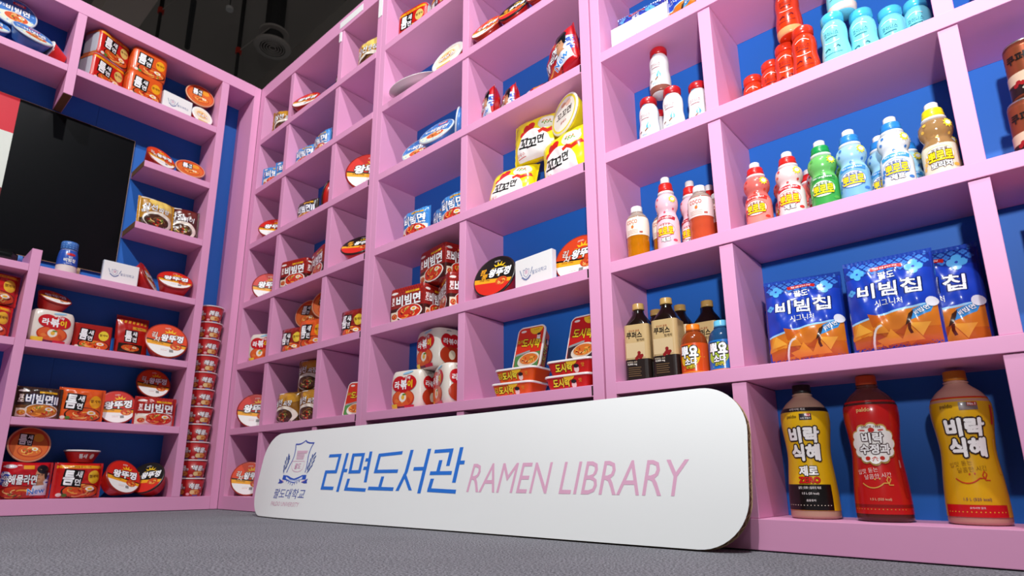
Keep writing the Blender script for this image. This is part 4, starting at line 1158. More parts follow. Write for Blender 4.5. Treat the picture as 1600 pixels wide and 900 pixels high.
def put(kd, wall, x, d, z, label, cat, group=None, yaw=0, tilt=0, spin=0, roll=0, s=1.0, lid=False):
    if kd not in BUILT:
        r = K[kd](); BUILT[kd] = (r, PT[r.name], HT.get(r.name, 0)); o = r
    else:
        o = copy_tree(BUILT[kd][0])
    _, pts, ht = BUILT[kd]
    dx, dd, dz = ADJ.get(label, (0, 0, 0)); x += dx; d += dd; z += dz       # small shifts that keep neighbours from touching
    M = Matrix.Rotation(R(yaw), 4, 'Z') @ Matrix.Rotation(R(tilt), 4, 'X') @ Matrix.Rotation(R(roll), 4, 'Y') @ Matrix.Rotation(R(spin), 4, 'Z') @ Matrix.Scale(s, 4)
    lo = min((M @ p).z for p in pts)
    a = M @ Vector((0, 0, ht if lid else 0))
    T = WALLM[wall] @ Matrix.Translation((x - a.x, d - a.y, z - lo + 0.0006)) @ M
    loc, rot, sc = T.decompose()
    o.location = loc; o.rotation_mode = 'XYZ'; o.rotation_euler = rot.to_euler('XYZ'); o.scale = sc
    for k in ('label', 'category', 'group'):
        if k in o: del o[k]
    tag(o, label, cat, group)
    return o
NP, NB, DB, CP = 'noodle pack', 'noodle bowl', 'bottle', 'cup'

# ---- left wall
z = ZL[0]
put('haemul', 'A', -.862, .085, z, 'red seafood noodle pack with a man in a dark cap, bottom left bay', NP, yaw=4)
put('teum_bowl', 'A', -.869, .075, z + .160, 'round orange noodle bowl showing its lid, standing on the seafood pack', NB, tilt=78, lid=True)
put('teum_red', 'A', -.655, .085, z, 'red noodle pack with black lettering square and yellow top band, bottom left bay', NP, yaw=3)
put('red_tub', 'A', -.646, .115, z + .163, 'small red noodle tub with white lid standing upright on the red noodle pack', NB)
put('wang_red', 'A', -0.49, .07, z, 'red lidded noodle bowl leaning right, against the black bowl in the bottom left bay', NB, yaw=20, tilt=64, lid=True, spin=-14)
put('wang_black', 'A', -.335, .08, z, 'black lidded noodle bowl leaning left at the right end of the bottom left bay', NB, yaw=-48, tilt=60, lid=True, spin=10)
z = ZL[1]
put('bib_dark', 'A', -.868, .07, z, 'dark brown noodle pack at the left of the second bay, left wall', NP, s=.95)
put('bib_dark', 'A', -0.885, 0.172, z, 'dark brown noodle pack half hidden behind the front brown one, left wall', NP, s=0.9)
put('teum_orange', 'A', -.692, .08, z, 'orange noodle pack with a black lettering square, second bay of the left wall', NP, yaw=-3)
put('teum_red', 'A', -0.685, 0.18, z, 'red noodle pack behind the orange pack, second bay of the left wall', NP, s=0.96)
put('wang_red', 'A', -.518, .055, z, 'red and white lidded noodle bowl between orange and red packs, second left bay', NB, yaw=-8, tilt=74, spin=6, lid=True)
put('bib_red_single', 'A', -.358, .07, z, 'red checked noodle pack at the right of the second bay, left wall', NP, yaw=-4)
put('wang_orange', 'A', -.366, .115, z + .150, 'orange noodle bowl showing its lid on top of the red checked pack, left wall', NB, tilt=70, s=.92, lid=True)
z = ZL[2]
put('rabok', 'A', -.872, .085, z, 'white snack multipack with red gourd emblem, third bay of the left wall', NP, yaw=5)
put('wang_red', 'A', -.868, .10, z + .159, 'red noodle bowl tilted back on the white snack multipack of the left wall', NB, yaw=15, tilt=36, lid=True, s=0.8)
put('teum_box', 'A', -.698, .09, z, 'small black and red noodle box with yellow tag, third bay of the left wall', NP, yaw=-4)
put('teum_pouch', 'A', -.498, .125, z, 'tall dark red snack pouch with orange stripes, third bay of the left wall', 'snack pouch', yaw=6, tilt=-6)
put('wang_orange', 'A', -.356, .045, z, 'orange noodle bowl with white lower lid in front of the tall red pouch', NB, yaw=-6, tilt=70, s=1.14, lid=True)
put('teum_red', 'A', -1.115, .085, z, 'shiny red noodle pack at the left picture edge, lower of two', NP, yaw=8, s=0.93)
put('teum_red', 'A', -1.110, .095, z + .1545, 'shiny red noodle pack at the left picture edge, upper of two', NP, yaw=4, s=0.93)
z = ZL[3]
put('sauce', 'A', -.852, .07, z, 'blue and white sauce bottle standing in front of the black panel', DB)
put('logo_card', 'A', -.620, .050, z, 'white crest card on the shelf below the black panel', 'card', 'white crest cards', s=1.12)
put('wang_red', 'A', -.462, .115, z, 'red noodle bowl leaning sideways just right of the crest card under the black panel', NB, yaw=55, tilt=62, lid=True)
put('wang_red', 'A', -.335, .075, z, 'red and white noodle bowl tipped back at the right end below the lowest short shelf', NB, yaw=-10, tilt=46, lid=True)
put('dark_bottle', 'A', -1.245, .07, z, 'dark bottle with blue cap lying on the shelf at the left picture edge', DB, roll=90)
z = ZL[4]
put('jja_gold', 'A', -.484, .075, z, 'shiny gold noodle pack on the lower short shelf beside the black panel', NP, yaw=6, tilt=-6)
put('curry_dark', 'A', -.313, .085, z, 'dark red noodle pack on the lower short shelf, beside the gold pack', NP, yaw=-14, tilt=-5)
z = ZL[5]
put('wang_orange', 'A', -.497, .085, z, 'orange noodle bowl on the upper short shelf, nearer the black panel', NB, yaw=14, tilt=58, s=.9, lid=True)
put('teum_bowl', 'A', -.337, .085, z, 'orange noodle bowl on the upper short shelf, nearer the corner', NB, yaw=-8, tilt=58, s=.98, lid=True)
z = ZL[6]
G = 'noodle multipacks on the top left shelf'
put('teum_multi_gold', 'A', -.832, .115, z, 'red multipack with silver end on the top left shelf, lower of its stack', NP, G, yaw=22)
put('teum_multi_gold', 'A', -.835, .118, z + .1565, 'red multipack with silver end on the top left shelf, upper of its stack', NP, G, yaw=24)
put('teum_multi_orange', 'A', -.640, .10, z, 'orange multipack on the top left shelf, lower of its stack', NP, G, yaw=4)
put('teum_multi_orange', 'A', -.638, .105, z + .1565, 'orange multipack on the top left shelf, upper of its stack', NP, G, yaw=2)
put('logo_card', 'A', -.455, .05, z, 'white crest card on the top left shelf before the noodle bowls', 'card', 'white crest cards', yaw=4, s=1.1)
put('teum_box', 'A', -0.49, 0.165, z, 'red and white noodle box peeking over the card on the top left shelf', NP, yaw=0, s=0.85)
put('plain_bowl', 'A', -0.32, 0.05, z, 'white noodle bowl lying on its side at the right end of the top left shelf', NB, yaw=8, tilt=72, lid=True, s=0.7)
put('teum_bowl', 'A', -.318, 0.085, z + .130, 'red brown noodle bowl perched above the white bowl on the top left shelf', NB, yaw=-4, tilt=74, lid=True)
put('bib_bowl', 'A', -1.155, .075, z, 'blue lidded noodle bowl lying low at the front of the top left bay', NB, yaw=10, tilt=48, lid=True)
put('bib_bowl', 'A', -1.335, .065, z, 'blue lidded noodle bowl cut by the left picture edge', NB, yaw=5, tilt=48, lid=True)
put('bib_bowl', 'A', -1.245, .105, z + .128, 'blue lidded noodle bowl standing on the two lower blue bowls, top left bay', NB, yaw=0, tilt=74, lid=True, s=1.05)
put('plain_bowl', 'A', -1.085, 0.095, z, 'white rimmed noodle bowl seen edge on beside the divider of the top left bay', NB, yaw=-72, tilt=76, lid=True, s=0.8)
ords = ['bottom', 'second', 'third', 'fourth', 'fifth', 'middle', 'seventh', 'eighth', 'ninth', 'tenth', 'top']
for i in range(11):
    put('small_cup', 'A', -.1150 + .002 * (i * 7 % 5 - 2) * .5, .088, ZL[0] + .0972 * i, 'red noodle cup, %s of the eleven stacked in the corner niche' % ords[i], CP, 'red cups stacked in the corner niche', yaw=(i * 5 % 7) - 3)

# ---- right wall, corner unit: first (corner), second and third column
z = ZB
put('wang_orange', 'B', .175, .075, z[0], 'orange noodle bowl in the bottom bay of the corner column', NB, yaw=52, tilt=76, lid=True)
put('wang_red', 'B', .160, .075, z[1], 'red noodle bowl in the second bay of the corner column', NB, yaw=52, tilt=78, lid=True, s=1.08)
put('rabok', 'B', .205, .10, z[2], 'white snack multipack with red emblem in the third bay of the corner column', NP, yaw=28)
put('wang_red', 'B', .185, .08, z[3], 'red noodle bowl in the fourth bay of the corner column', NB, yaw=55, tilt=78, lid=True)
put('wang_red', 'B', .175, .085, z[4], 'red noodle bowl tipped back in the fifth bay of the corner column', NB, yaw=48, tilt=58, lid=True)
put('bib_blue', 'B', .165, .07, z[5], 'blue noodle pack in the sixth bay of the corner column, nearer the corner', NP, yaw=30)
put('bib_blue', 'B', .285, .09, z[5], 'blue noodle pack in the sixth bay of the corner column, nearer the divider', NP, yaw=34)
put('jja', 'B', .225, .085, z[6], 'brown and orange noodle pack in the top bay of the corner column', NP, yaw=38)
put('wang_red', 'B', .545, .09, z[0], 'red noodle bowl half hidden behind the top left end of the white sign', NB, yaw=20, tilt=70, lid=True)
put('jja', 'B', .540, .085, z[1], 'brown noodle pack, lower left of three in the second bay of the second column', NP, yaw=10)
put('jja', 'B', .735, .105, z[1], 'brown noodle pack, lower right of three in the second bay of the second column', NP, yaw=12)
put('jja', 'B', .665, .125, z[1] + .162, 'brown noodle pack on top of the other two in the second column', NP, yaw=18)
put('teum_dark', 'B', .535, .075, z[2], 'dark red noodle pack at the left of the third bay, second column', NP, yaw=12)
put('teum_orange', 'B', .720, .085, z[2], 'orange noodle pack at the right of the third bay, second column', NP, yaw=16)
put('teum_bowl', 'B', .585, .125, z[2] + .143, 'orange noodle bowl standing on the dark red pack in the second column', NB, yaw=22, tilt=80, lid=True)
put('teum_bowl', 'B', .765, .125, z[2] + .160, 'orange noodle bowl half hidden by the divider above the orange pack', NB, yaw=35, tilt=80, lid=True)
put('bib_red', 'B', .525, .09, z[3], 'red checked noodle multipack at the left of the fourth bay, second column', NP, yaw=14)
put('bib_red', 'B', .775, .115, z[3], 'red checked noodle multipack half behind the divider, fourth bay of the second column', NP, yaw=-14, s=1.08)
put('bib_dark', 'B', .560, .085, z[4], 'dark brown noodle pack in the fifth bay of the second column', NP, yaw=8, s=.92)
put('wang_black', 'B', .765, .12, z[4], 'black noodle bowl standing on edge behind the divider, fifth bay of the second column', NB, yaw=-58, tilt=74, lid=True, s=1.15)
put('bib_blue', 'B', .480, .075, z[5], 'blue noodle pack at the left of the sixth bay, second column', NP, yaw=10)
put('bib_blue', 'B', .675, .08, z[5], 'blue noodle pack at the right of the sixth bay, second column', NP, yaw=-6, s=1.08)
put('wang_red', 'B', 0.5, 0.04, z[6], 'red noodle bowl tipped back in the top bay of the second column', NB, yaw=22, tilt=58, lid=True)
put('curry_dark', 'B', .785, .12, z[6], 'dark red noodle pack beside the divider in the top bay of the second column', NP, yaw=-10, s=1.1)
put('tray_orange', 'B', 1.090, .105, z[1], 'red lunchbox noodle tray with green lower lid, alone in the third column', 'noodle tray', yaw=18, tilt=76, lid=True, spin=90)
put('teum_dark', 'B', 1.075, .085, z[2], 'dark red noodle pack in the third bay of the third column, front one', NP, yaw=8)
put('teum_dark', 'B', 1.165, .155, z[2], 'dark red noodle pack in the third bay of the third column, behind the front one', NP, yaw=-10, s=1.5)
put('wang_black', 'B', 1.090, .07, z[3], 'black and red noodle bowl tipped back in the fourth bay of the third column', NB, yaw=26, tilt=50, lid=True)
put('wang_red', 'B', 1.130, .085, z[4], 'big red noodle bowl in the fifth bay of the third column', NB, yaw=40, tilt=76, lid=True, s=1.3)
put('jja_gold', 'B', 1.100, .085, z[6], 'white and gold noodle pack in the top bay of the third column', NP, yaw=10, s=1.06)

# ---- right wall, middle unit: left and right column
z = ZB
G = 'snack multipacks in the pyramid'
put('rabok', 'B', 1.520, .095, z[1], 'white snack multipack, lower left of the pyramid of three', NP, G, yaw=6)
put('rabok', 'B', 1.738, .105, z[1], 'white snack multipack, lower right of the pyramid of three', NP, G, yaw=-26)
put('rabok', 'B', 1.632, .118, z[1] + .1585, 'white snack multipack on top of the pyramid of three', NP, G, yaw=-10)
G = 'red noodle multipacks in the pyramid'
put('bib_red', 'B', 1.518, .092, z[2], 'red checked noodle multipack, lower left of the pyramid of three', NP, G, yaw=6)
put('bib_red', 'B', 1.742, .118, z[2], 'red checked noodle multipack, lower right of the pyramid of three', NP, G, yaw=-32)
put('bib_red', 'B', 1.650, .125, z[2] + .1515, 'red checked noodle multipack on top of the pyramid of three', NP, G, yaw=-10)
G = 'blue noodle packs in the middle unit'
put('bib_blue', 'B', 1.532, .065, z[3], 'blue noodle pack at the left of three below the blue bowls', NP, G)
put('bib_blue', 'B', 1.640, .135, z[3], 'blue noodle pack set back between the two front ones', NP, G, yaw=-8, s=1.1)
put('bib_blue', 'B', 1.765, .075, z[3], 'blue noodle pack at the right of three, beside the yellow packs', NP, G, yaw=-3, s=1.03)
put('bib_bowl', 'B', 1.512, .075, z[4], 'blue lidded noodle bowl at the left of three on one shelf', NB, yaw=12, tilt=62, lid=True)
put('bib_bowl', 'B', 1.655, .085, z[4], 'blue lidded noodle bowl in the middle of three on one shelf', NB, yaw=8, tilt=58, lid=True)
put('bib_bowl', 'B', 1.772, 0.07, z[4], 'blue lidded noodle bowl standing on edge against the divider', NB, yaw=-50, tilt=84, lid=True, s=0.92)
put('serving_plate', 'B', 1.468, .115, z[5], 'shallow white plate leaning back on its shelf beside the white lidded bowl', 'plate', yaw=-6, tilt=24, s=0.9).location.z += .068
put('plain_bowl', 'B', 1.712, .055, z[5], 'white lidded red noodle bowl tipped towards the white plate', NB, yaw=2, tilt=68, lid=True)
put('teum_multi_gold', 'B', 1.455, .105, z[6], 'red and gold multipack at the very top of the middle unit, left one', NP, yaw=8)
put('teum_multi_gold', 'B', 1.64, .115, z[6], 'red and gold multipack at the very top of the middle unit, right one', NP, yaw=-18)
G = 'lunchbox noodle trays'
put('tray_orange', 'B', 2.092, .085, z[1], 'orange lunchbox noodle tray lying flat, lower of the orange pair', 'noodle tray', G, yaw=4)
put('tray_orange', 'B', 2.106, .088, z[1] + .0485, 'orange lunchbox noodle tray lying flat, upper of the orange pair', 'noodle tray', G, yaw=3)
put('tray_red', 'B', 2.325, .085, z[1], 'red lunchbox noodle tray lying flat, lower of the red pair', 'noodle tray', G, yaw=2)
put('tray_red', 'B', 2.332, .088, z[1] + .0485, 'red lunchbox noodle tray lying flat, upper of the red pair', 'noodle tray', G, yaw=3)
put('tray_orange', 'B', 2.105, .118, z[1] + .097, 'lunchbox noodle tray with green lower lid standing on the orange pair', 'noodle tray', G, yaw=2, tilt=74, lid=True, spin=90)
put('tray_red', 'B', 2.335, .118, z[1] + .097, 'lunchbox noodle tray standing on the red pair', 'noodle tray', G, yaw=-2, tilt=74, lid=True, spin=90)
put('wang_black', 'B', 2.005, .045, z[2], 'black noodle bowl left of the white crest card in the middle unit', NB, yaw=8, tilt=72, lid=True)
put('logo_card', 'B', 2.190, .055, z[2], 'white crest card between the black and the orange noodle bowl', 'card', 'white crest cards', yaw=-5, s=1.17)
put('wang_orange', 'B', 2.342, 0.095, z[2], 'orange noodle bowl right of the white crest card in the middle unit', NB, yaw=4, tilt=74, lid=True, s=0.98)
G = 'yellow noodle packs'
put('kko', 'B', 2.058, 0.075, z[3], 'yellow noodle pack, lower left of the pile', NP, G, yaw=6, tilt=-18, s=0.85)
put('kko', 'B', 2.33, 0.07, z[3], 'yellow noodle pack, lower right of the pile, leaning', NP, G, yaw=-8, roll=-3, s=0.86)
put('kko', 'B', 2.16, 0.125, z[3] + .151, 'yellow noodle pack on top of the pile', NP, G, yaw=6, roll=2, s=0.86)
put('kko', 'B', 2.335, 0.168, z[3], 'yellow noodle pack at the back right, half hidden by the lower right one', NP, G, yaw=-10, s=0.86)
put('kko_bowl', 'B', 2.335, 0.055, z[3] + .166, 'pale lidded bowl perched on the yellow noodle packs', NB, yaw=-20, tilt=84, lid=True, s=0.92)
put('haemul', 'B', 1.965, 0.065, z[4], 'red and blue seafood noodle pack turned away at the left of four', NP, yaw=-38, s=0.8)
put('haemul', 'B', 2.05, 0.075, z[4], 'red and blue seafood noodle pack, second from the left of four', NP, yaw=-34, s=0.74)
put('haemul', 'B', 2.16, 0.095, z[4], 'red and blue seafood noodle pack, third from the left of four', NP, yaw=4, s=0.78)
put('haemul', 'B', 2.34, .07, z[4], 'large red and blue seafood noodle pack leaning at the right upright', NP, yaw=-30, roll=-14, s=1.06)
put('wang_orange', 'B', 1.978, 0.022, z[5], 'orange noodle bowl on the highest visible shelf of the middle unit, left of three', NB, yaw=4, tilt=62, lid=True, s=0.78)
put('wang_black', 'B', 2.125, 0.022, z[5], 'black noodle bowl on the highest visible shelf of the middle unit, middle of three', NB, yaw=4, tilt=62, lid=True, s=0.78)
put('wang_orange', 'B', 2.272, 0.022, z[5], 'orange noodle bowl on the highest visible shelf of the middle unit, right of three', NB, yaw=4, tilt=62, lid=True, s=0.78)

# ---- right wall, right unit
G = 'dark coffee coloured bottles'
put('coffee', 'B', 2.566, .075, z[1], 'square beige labelled drink bottle at the left front', DB, G, yaw=10)
put('coffee', 'B', 2.662, .075, z[1], 'square beige labelled drink bottle at the front beside the small orange bottle', DB, G, yaw=6)
put('coffee', 'B', 2.576, 0.168, z[1], 'square beige labelled drink bottle behind the left front one', DB, G)
put('coffee', 'B', 2.655, 0.168, z[1], 'square beige labelled drink bottle behind the right front one', DB, G)
put('coffee', 'B', 2.734, 0.168, z[1], 'square dark drink bottle behind the small orange soda bottle', DB, G)
put('soda_orange', 'B', 2.737, .060, z[1], 'small orange soda bottle with orange cap in front', DB)
put('soda_blue', 'B', 2.812, .070, z[1], 'small blue soda bottle with pale blue cap', DB)
put('soda_orange', 'B', 2.815, .150, z[1], 'small orange soda bottle half hidden behind the blue one', DB)
put('coco_yellow', 'B', 2.585, .065, z[2], 'yellow juice bottle with white cap at the left front', DB, yaw=6)
put('coco_yellow', 'B', 2.640, .130, z[2], 'yellow juice bottle with white cap behind the first yellow one', DB)
put('kid_straw', 'B', 2.684, .065, z[2], 'tall pink juice bottle with red sports cap at the front', DB, yaw=10)
put('kid_straw', 'B', 2.735, 0.122, z[2], 'tall pink juice bottle with red sports cap behind the front one', DB, s=.97)
put('kid_straw', 'B', 2.768, 0.186, z[2], 'tall pink juice bottle at the back, only its red cap and shoulder in view', DB, s=.97)
put('coco_pink', 'B', 2.786, .065, z[2], 'coral pink juice bottle with white cap at the front', DB, yaw=6)
put('coco_pink', 'B', 2.818, 0.13, z[2], 'coral pink juice bottle with white cap half behind the divider', DB, s=.96)
G = 'white yogurt drink bottles'
put('yog_white', 'B', 2.648, .065, z[3], 'white yogurt drink bottle, front left under the top one', DB, G, s=1.08)
put('yog_white', 'B', 2.728, .065, z[3], 'white yogurt drink bottle, front middle under the top one', DB, G, s=1.08)
put('yog_white', 'B', 2.796, .095, z[3], 'white yogurt drink bottle, right of the front middle one', DB, G, s=1.08)
put('yog_white', 'B', 2.690, .072, z[3] + .1645, 'white yogurt drink bottle standing on two others', DB, G, s=1.08)
put('yog_white', 'B', 2.640, .150, z[3], 'white yogurt drink bottle in the shade at the left back', DB, G, s=1.08)
put('yog_white', 'B', 2.818, .185, z[3], 'white yogurt drink bottle peeking out beside the divider', DB, G, s=.9)
put('chips', 'B', 2.605, .135, z[4], 'blue chip bag behind the white card in the top right bays', 'chip bag', yaw=4, s=.95)
put('bear_card', 'B', 2.640, .055, z[4], 'wide white card with outlined lettering on the high shelf', 'card', yaw=2)
put('chips', 'B', 2.800, .105, z[4], 'blue chip bag right of the wide white card', 'chip bag', yaw=-16, s=.95)

put('sikhye_zero', 'B', 2.980, .115, z[0], 'large yellow and black drink bottle with black cap', DB, yaw=-2)
put('sujeonggwa', 'B', 3.122, .110, z[0], 'large red drink bottle with orange cap', DB, yaw=0, s=1.02)
put('sikhye', 'B', 3.286, .125, z[0], 'large yellow drink bottle with orange cap', DB, yaw=0, s=1.0)
G = 'blue chip bags'
put('chips', 'B', 3.018, 0.078, z[1], 'blue chip bag at the left front, turned to the right', 'chip bag', G, yaw=9, tilt=-4, s=1.02)
put('chips', 'B', 3.206, 0.052, z[1], 'blue chip bag at the centre front', 'chip bag', G, yaw=2, tilt=0)
put('chips', 'B', 3.27, 0.164, z[1], 'blue chip bag at the right, standing taller behind the centre one', 'chip bag', G, yaw=0, tilt=0, s=1.12)
put('chips', 'B', 2.965, 0.18, z[1], 'blue chip bag at the back left, only its edge in view', 'chip bag', G, yaw=4, tilt=0, s=0.8)
kids = [('kid_clearred', 2.944, 'reddish clear juice bottle with red sports cap'), ('kid_redwhite', 3.026, 'white and red juice bottle with red sports cap'), ('kid_green', 3.104, 'green juice bottle with green sports cap'),
        ('kid_blue', 3.170, 'light blue juice bottle with blue sports cap'), ('kid_white', 3.256, 'white juice bottle with blue sports cap'), ('kid_beige', 3.343, 'beige juice bottle with yellow sports cap')]
for k_, x_, l_ in kids:
    put(k_, 'B', x_, .062, z[2], l_ + ' in the front row', DB, 'juice bottles with sports caps', yaw=4)
for k_, x_, d_, l_ in (('kid_clearred', 3.000, .125, 'reddish clear juice bottle with red sports cap, second row'), ('kid_clearred', 3.045, .180, 'reddish clear juice bottle with red sports cap, back row'), ('kid_redwhite', 3.082, .130, 'white and red juice bottle with red sports cap behind the front one'),
                       ('kid_green', 3.150, .135, 'green juice bottle with green sports cap behind the front one'), ('kid_blue', 3.222, .125, 'light blue juice bottle with blue sports cap, second row'),
                       ('kid_blue', 3.268, .180, 'light blue juice bottle with blue sports cap, back row'), ('kid_beige', 3.345, .150, 'beige juice bottle behind the yellow capped one')):
    put(k_, 'B', x_, d_, z[2], l_, DB, 'juice bottles with sports caps', s=.97)
G = 'orange red yogurt drink bottles'
for x_, d_, l_ in ((3.101, .065, 'front one under the top bottle'), (3.046, .104, 'second from the front'), (3.000, .135, 'third from the front'), (2.938, .178, 'hindmost, left')):
    put('yog_red', 'B', x_, d_, z[3], 'orange red yogurt drink bottle, ' + l_, DB, G, yaw=4, s=1.08)
put('yog_red', 'B', 3.070, .082, z[3] + .1645, 'orange red yogurt drink bottle standing on two others', DB, G, yaw=4, s=1.08)
G = 'pale blue yogurt drink bottles'
for x_, d_, l_ in ((3.172, .065, 'front one under the top bottle'), (3.224, .100, 'second from the front'), (3.287, .135, 'third from the front'), (3.338, .178, 'hindmost, right')):
    put('yog_aqua', 'B', x_, d_, z[3], 'pale blue yogurt drink bottle, ' + l_, DB, G, yaw=-4, s=1.08)
put('yog_aqua', 'B', 3.196, .082, z[3] + .1645, 'pale blue yogurt drink bottle standing on two others', DB, G, s=1.08)
put('can', 'B', 3.494, .085, z[2], 'copper drink can at the right edge, lower one', 'can', 'copper cans', s=1.28)
put('can', 'B', 3.507, .088, z[2] + .1365, 'copper drink can at the right edge, upper one', 'can', 'copper cans', s=1.28)
put('coco_pink', 'B', 3.490, .120, z[3], 'pink juice bottle at the top right corner, only its foot in view', DB)
put('teum_pouch', 'B', 3.560, .09, z[1], 'red snack pouch cut by the right picture edge', 'snack pouch', tilt=-4, s=1.25)

# ------------------------------------------------------------------ the leaning sign
XS = [.60, .80, 1.0, 1.29, 1.66, 1.97, 2.23, 2.45, 2.63, 2.9]; YS = [-.140, -.172, -.186, -.168, -.146, -.1285, -.122, -.119, -.110, -.098]
XT = [.6, .9, 1.3, 1.75, 2.0, 2.9]; YT = [-.092, -.082, -.064, -.037, -.027, -.026]
def li(x, X, Y):
    if x <= X[0]: return Y[0]
    for a, b, c, d in zip(X, X[1:], Y, Y[1:]):
        if x <= b: return c + (d - c) * (x - a) / (b - a)
    return Y[-1]
def lis(x, X, Y): return sum(li(x + .09 * k, X, Y) for k in (-1.5, -.75, 0, .75, 1.5)) / 5
def spos(x, z):
    t = z / .385
    return Vector((x, lis(x, XS, YS) * (1 - t) + lis(x, XT, YT) * t, z))
sf = mapfn(spos)
SG = tag(empty('standing_sign', (1.78, -.10, 0)), 'long white corrugated cardboard sign leaning against the pink shelves', 'sign')
sx0, sx1, szb, rad = .690, 2.896, .0045, .118
def topz(x): return .366 + (.3895 - .366) * (x - sx0) / (sx1 - sx0)
def shalf(x):      # bottom and top of the rounded outline at x
    e = min(x - sx0, sx1 - x)
    q = 0 if e >= rad else rad - sqrt(max(0, rad * rad - (rad - e) ** 2))
    return szb + q, topz(x) - q
cols = [sx0 + rad * (1 - cos(pi / 2 * k / 12)) for k in range(12)] + [sx0 + rad + (sx1 - sx0 - 2 * rad) * k / 40 for k in range(41)] + [sx1 - rad * (1 - cos(pi / 2 * k / 12)) for k in range(11, -1, -1)]
TK = .0225; NR = 9
def sheet(off):
    V = []
    for x in cols:
        a, b_ = shalf(x)
        for j in range(NR):
            p, n = sf(x, a + (b_ - a) * j / (NR - 1)); V.append(p + n * off - SG.location)
    return V
FQ = [(i * NR + j, (i + 1) * NR + j, (i + 1) * NR + j + 1, i * NR + j + 1) for i in range(len(cols) - 1) for j in range(NR - 1)]
mesh('front_liner', sheet(0), FQ, WHITE, SG, True)
mesh('back_liner', sheet(-TK), [tuple(reversed(f)) for f in FQ], TAN, SG, True)
rim = [i * NR for i in range(len(cols))] + [(len(cols) - 1) * NR + j for j in range(1, NR)] + [i * NR + NR - 1 for i in range(len(cols) - 2, -1, -1)] + [j for j in range(NR - 2, 0, -1)]
fr, bk = sheet(-.0008), sheet(-TK + .0006)
dn = [p.copy() for p in fr]
ctr = Vector((0, 0, .195))
def inset(v): d = (v - ctr); d = Vector((d.x * .06 if abs(d.x) < 1 else d.x - (1.0 if d.x > 0 else -1.0), 0, d.z)); return v - d.normalized() * .0025
V = [inset(fr[i]) for i in rim] + [inset(bk[i]) for i in rim]; n_ = len(rim)
mesh('edge_recess', V, [(k, (k + 1) % n_, n_ + (k + 1) % n_, n_ + k) for k in range(n_)], BROWN, SG)
# zigzag flute showing along the cut edge
path = []
for a_, b_ in zip(rim, rim[1:] + rim[:1]):
    d0 = (fr[b_] - fr[a_]).length; nn = max(1, int(d0 / .0085))
    for k in range(nn): path.append((fr[a_].lerp(fr[b_], k / nn), bk[a_].lerp(bk[b_], k / nn)))
V, F = [], []
for k, (f_, b_) in enumerate(path):
    q = .08 if k % 2 else .92
    c0 = f_.lerp(b_, max(0, q - .07)); c1 = f_.lerp(b_, min(1, q + .07))
    V += [c0, c1]
for k in range(len(path) - 1): F.append((2 * k, 2 * k + 1, 2 * k + 3, 2 * k + 2))
mesh('corrugated_flute', V, F, TAN, SG)
BL, PK, NV = '2a78da', 'e8b2cd', '3450b4'
def spr(name, art, maxe=.03):
    p = P(); art(p)
    if name.startswith('crest'): p.T = [tuple((q[0] + .0935 * q[1], q[1] - .001) for q in t[:3]) + t[3:] for t in p.T]
    o = p.build(name, lambda x, z: (lambda q: (q[0] - SG.location, q[1]))(sf(x, z)), maxe, PAPER, SG, base=.0005)
    return o
STROKES = [[[1.2343,0.2542],[1.2989,0.2553],[1.3025,0.1908],[1.2385,0.19],[1.2436,0.1274],[1.3087,0.1268]],[[1.3435,0.2631],[1.3483,0.114]],[[1.3414,0.1949],[1.3726,0.1947]],[[1.3844,0.2545],[1.4448,0.2549],[1.4488,0.1899],[1.392,0.189],[1.3844,0.2545]],[[1.486,0.2655],[1.4997,0.1502]],[[1.4662,0.2337],[1.4961,0.2344]],[[1.4672,0.2023],[1.4962,0.2026]],[[1.3957,0.1636],[1.3945,0.1253],[1.5059,0.1224]],[[1.6575,0.2562],[1.5425,0.2496],[1.5428,0.1898],[1.657,0.1902]],[[1.5904,0.1716],[1.5885,0.1295]],[[1.5252,0.1289],[1.6643,0.1275]],[[1.7135,0.2651],[1.7102,0.187],[1.6858,0.1217]],[[1.7049,0.1787],[1.7528,0.1242]],[[1.8021,0.2664],[1.7983,0.1147]],[[1.7443,0.1973],[1.8054,0.1978]],[[1.838,0.2559],[1.9117,0.2581],[1.9089,0.2057]],[[1.8698,0.2256],[1.8678,0.187]],[[1.8309,0.1819],[1.934,0.1824]],[[1.9566,0.267],[1.9524,0.1509]],[[1.9517,0.2157],[1.9834,0.2162]],[[1.8483,0.1637],[1.8441,0.1263],[1.9617,0.1226]]]
HORIZ = {2, 5, 6, 10, 14, 17, 19}
def seg_quad(p, a, b, hw, vw, ext):
    dx, dz = b[0] - a[0], b[1] - a[1]
    if abs(dx) > abs(dz): p.g([(a[0] - ext, a[1] - hw / 2), (b[0] + ext, b[1] - hw / 2), (b[0] + ext, b[1] + hw / 2), (a[0] - ext, a[1] + hw / 2)] if dx > 0 else [(b[0] - ext, b[1] - hw / 2), (a[0] + ext, a[1] - hw / 2), (a[0] + ext, a[1] + hw / 2), (b[0] - ext, b[1] + hw / 2)], BL)
    else: p.g([(a[0] - vw / 2, a[1]), (b[0] - vw / 2, b[1]), (b[0] + vw / 2, b[1]), (a[0] + vw / 2, a[1])], BL)
def art_title(p):
    for st in STROKES:
        multi = len(st) > 2
        for a, b_ in zip(st, st[1:]):
            seg_quad(p, a, b_, .0125, .0165, .008 if multi else 0)
spr('korean_title', art_title)
spr('english_title', lambda p: p.t('RAMEN LIBRARY', 2.385, .1668, .0885, PK, b=-.002, w=.728, sh=.12))
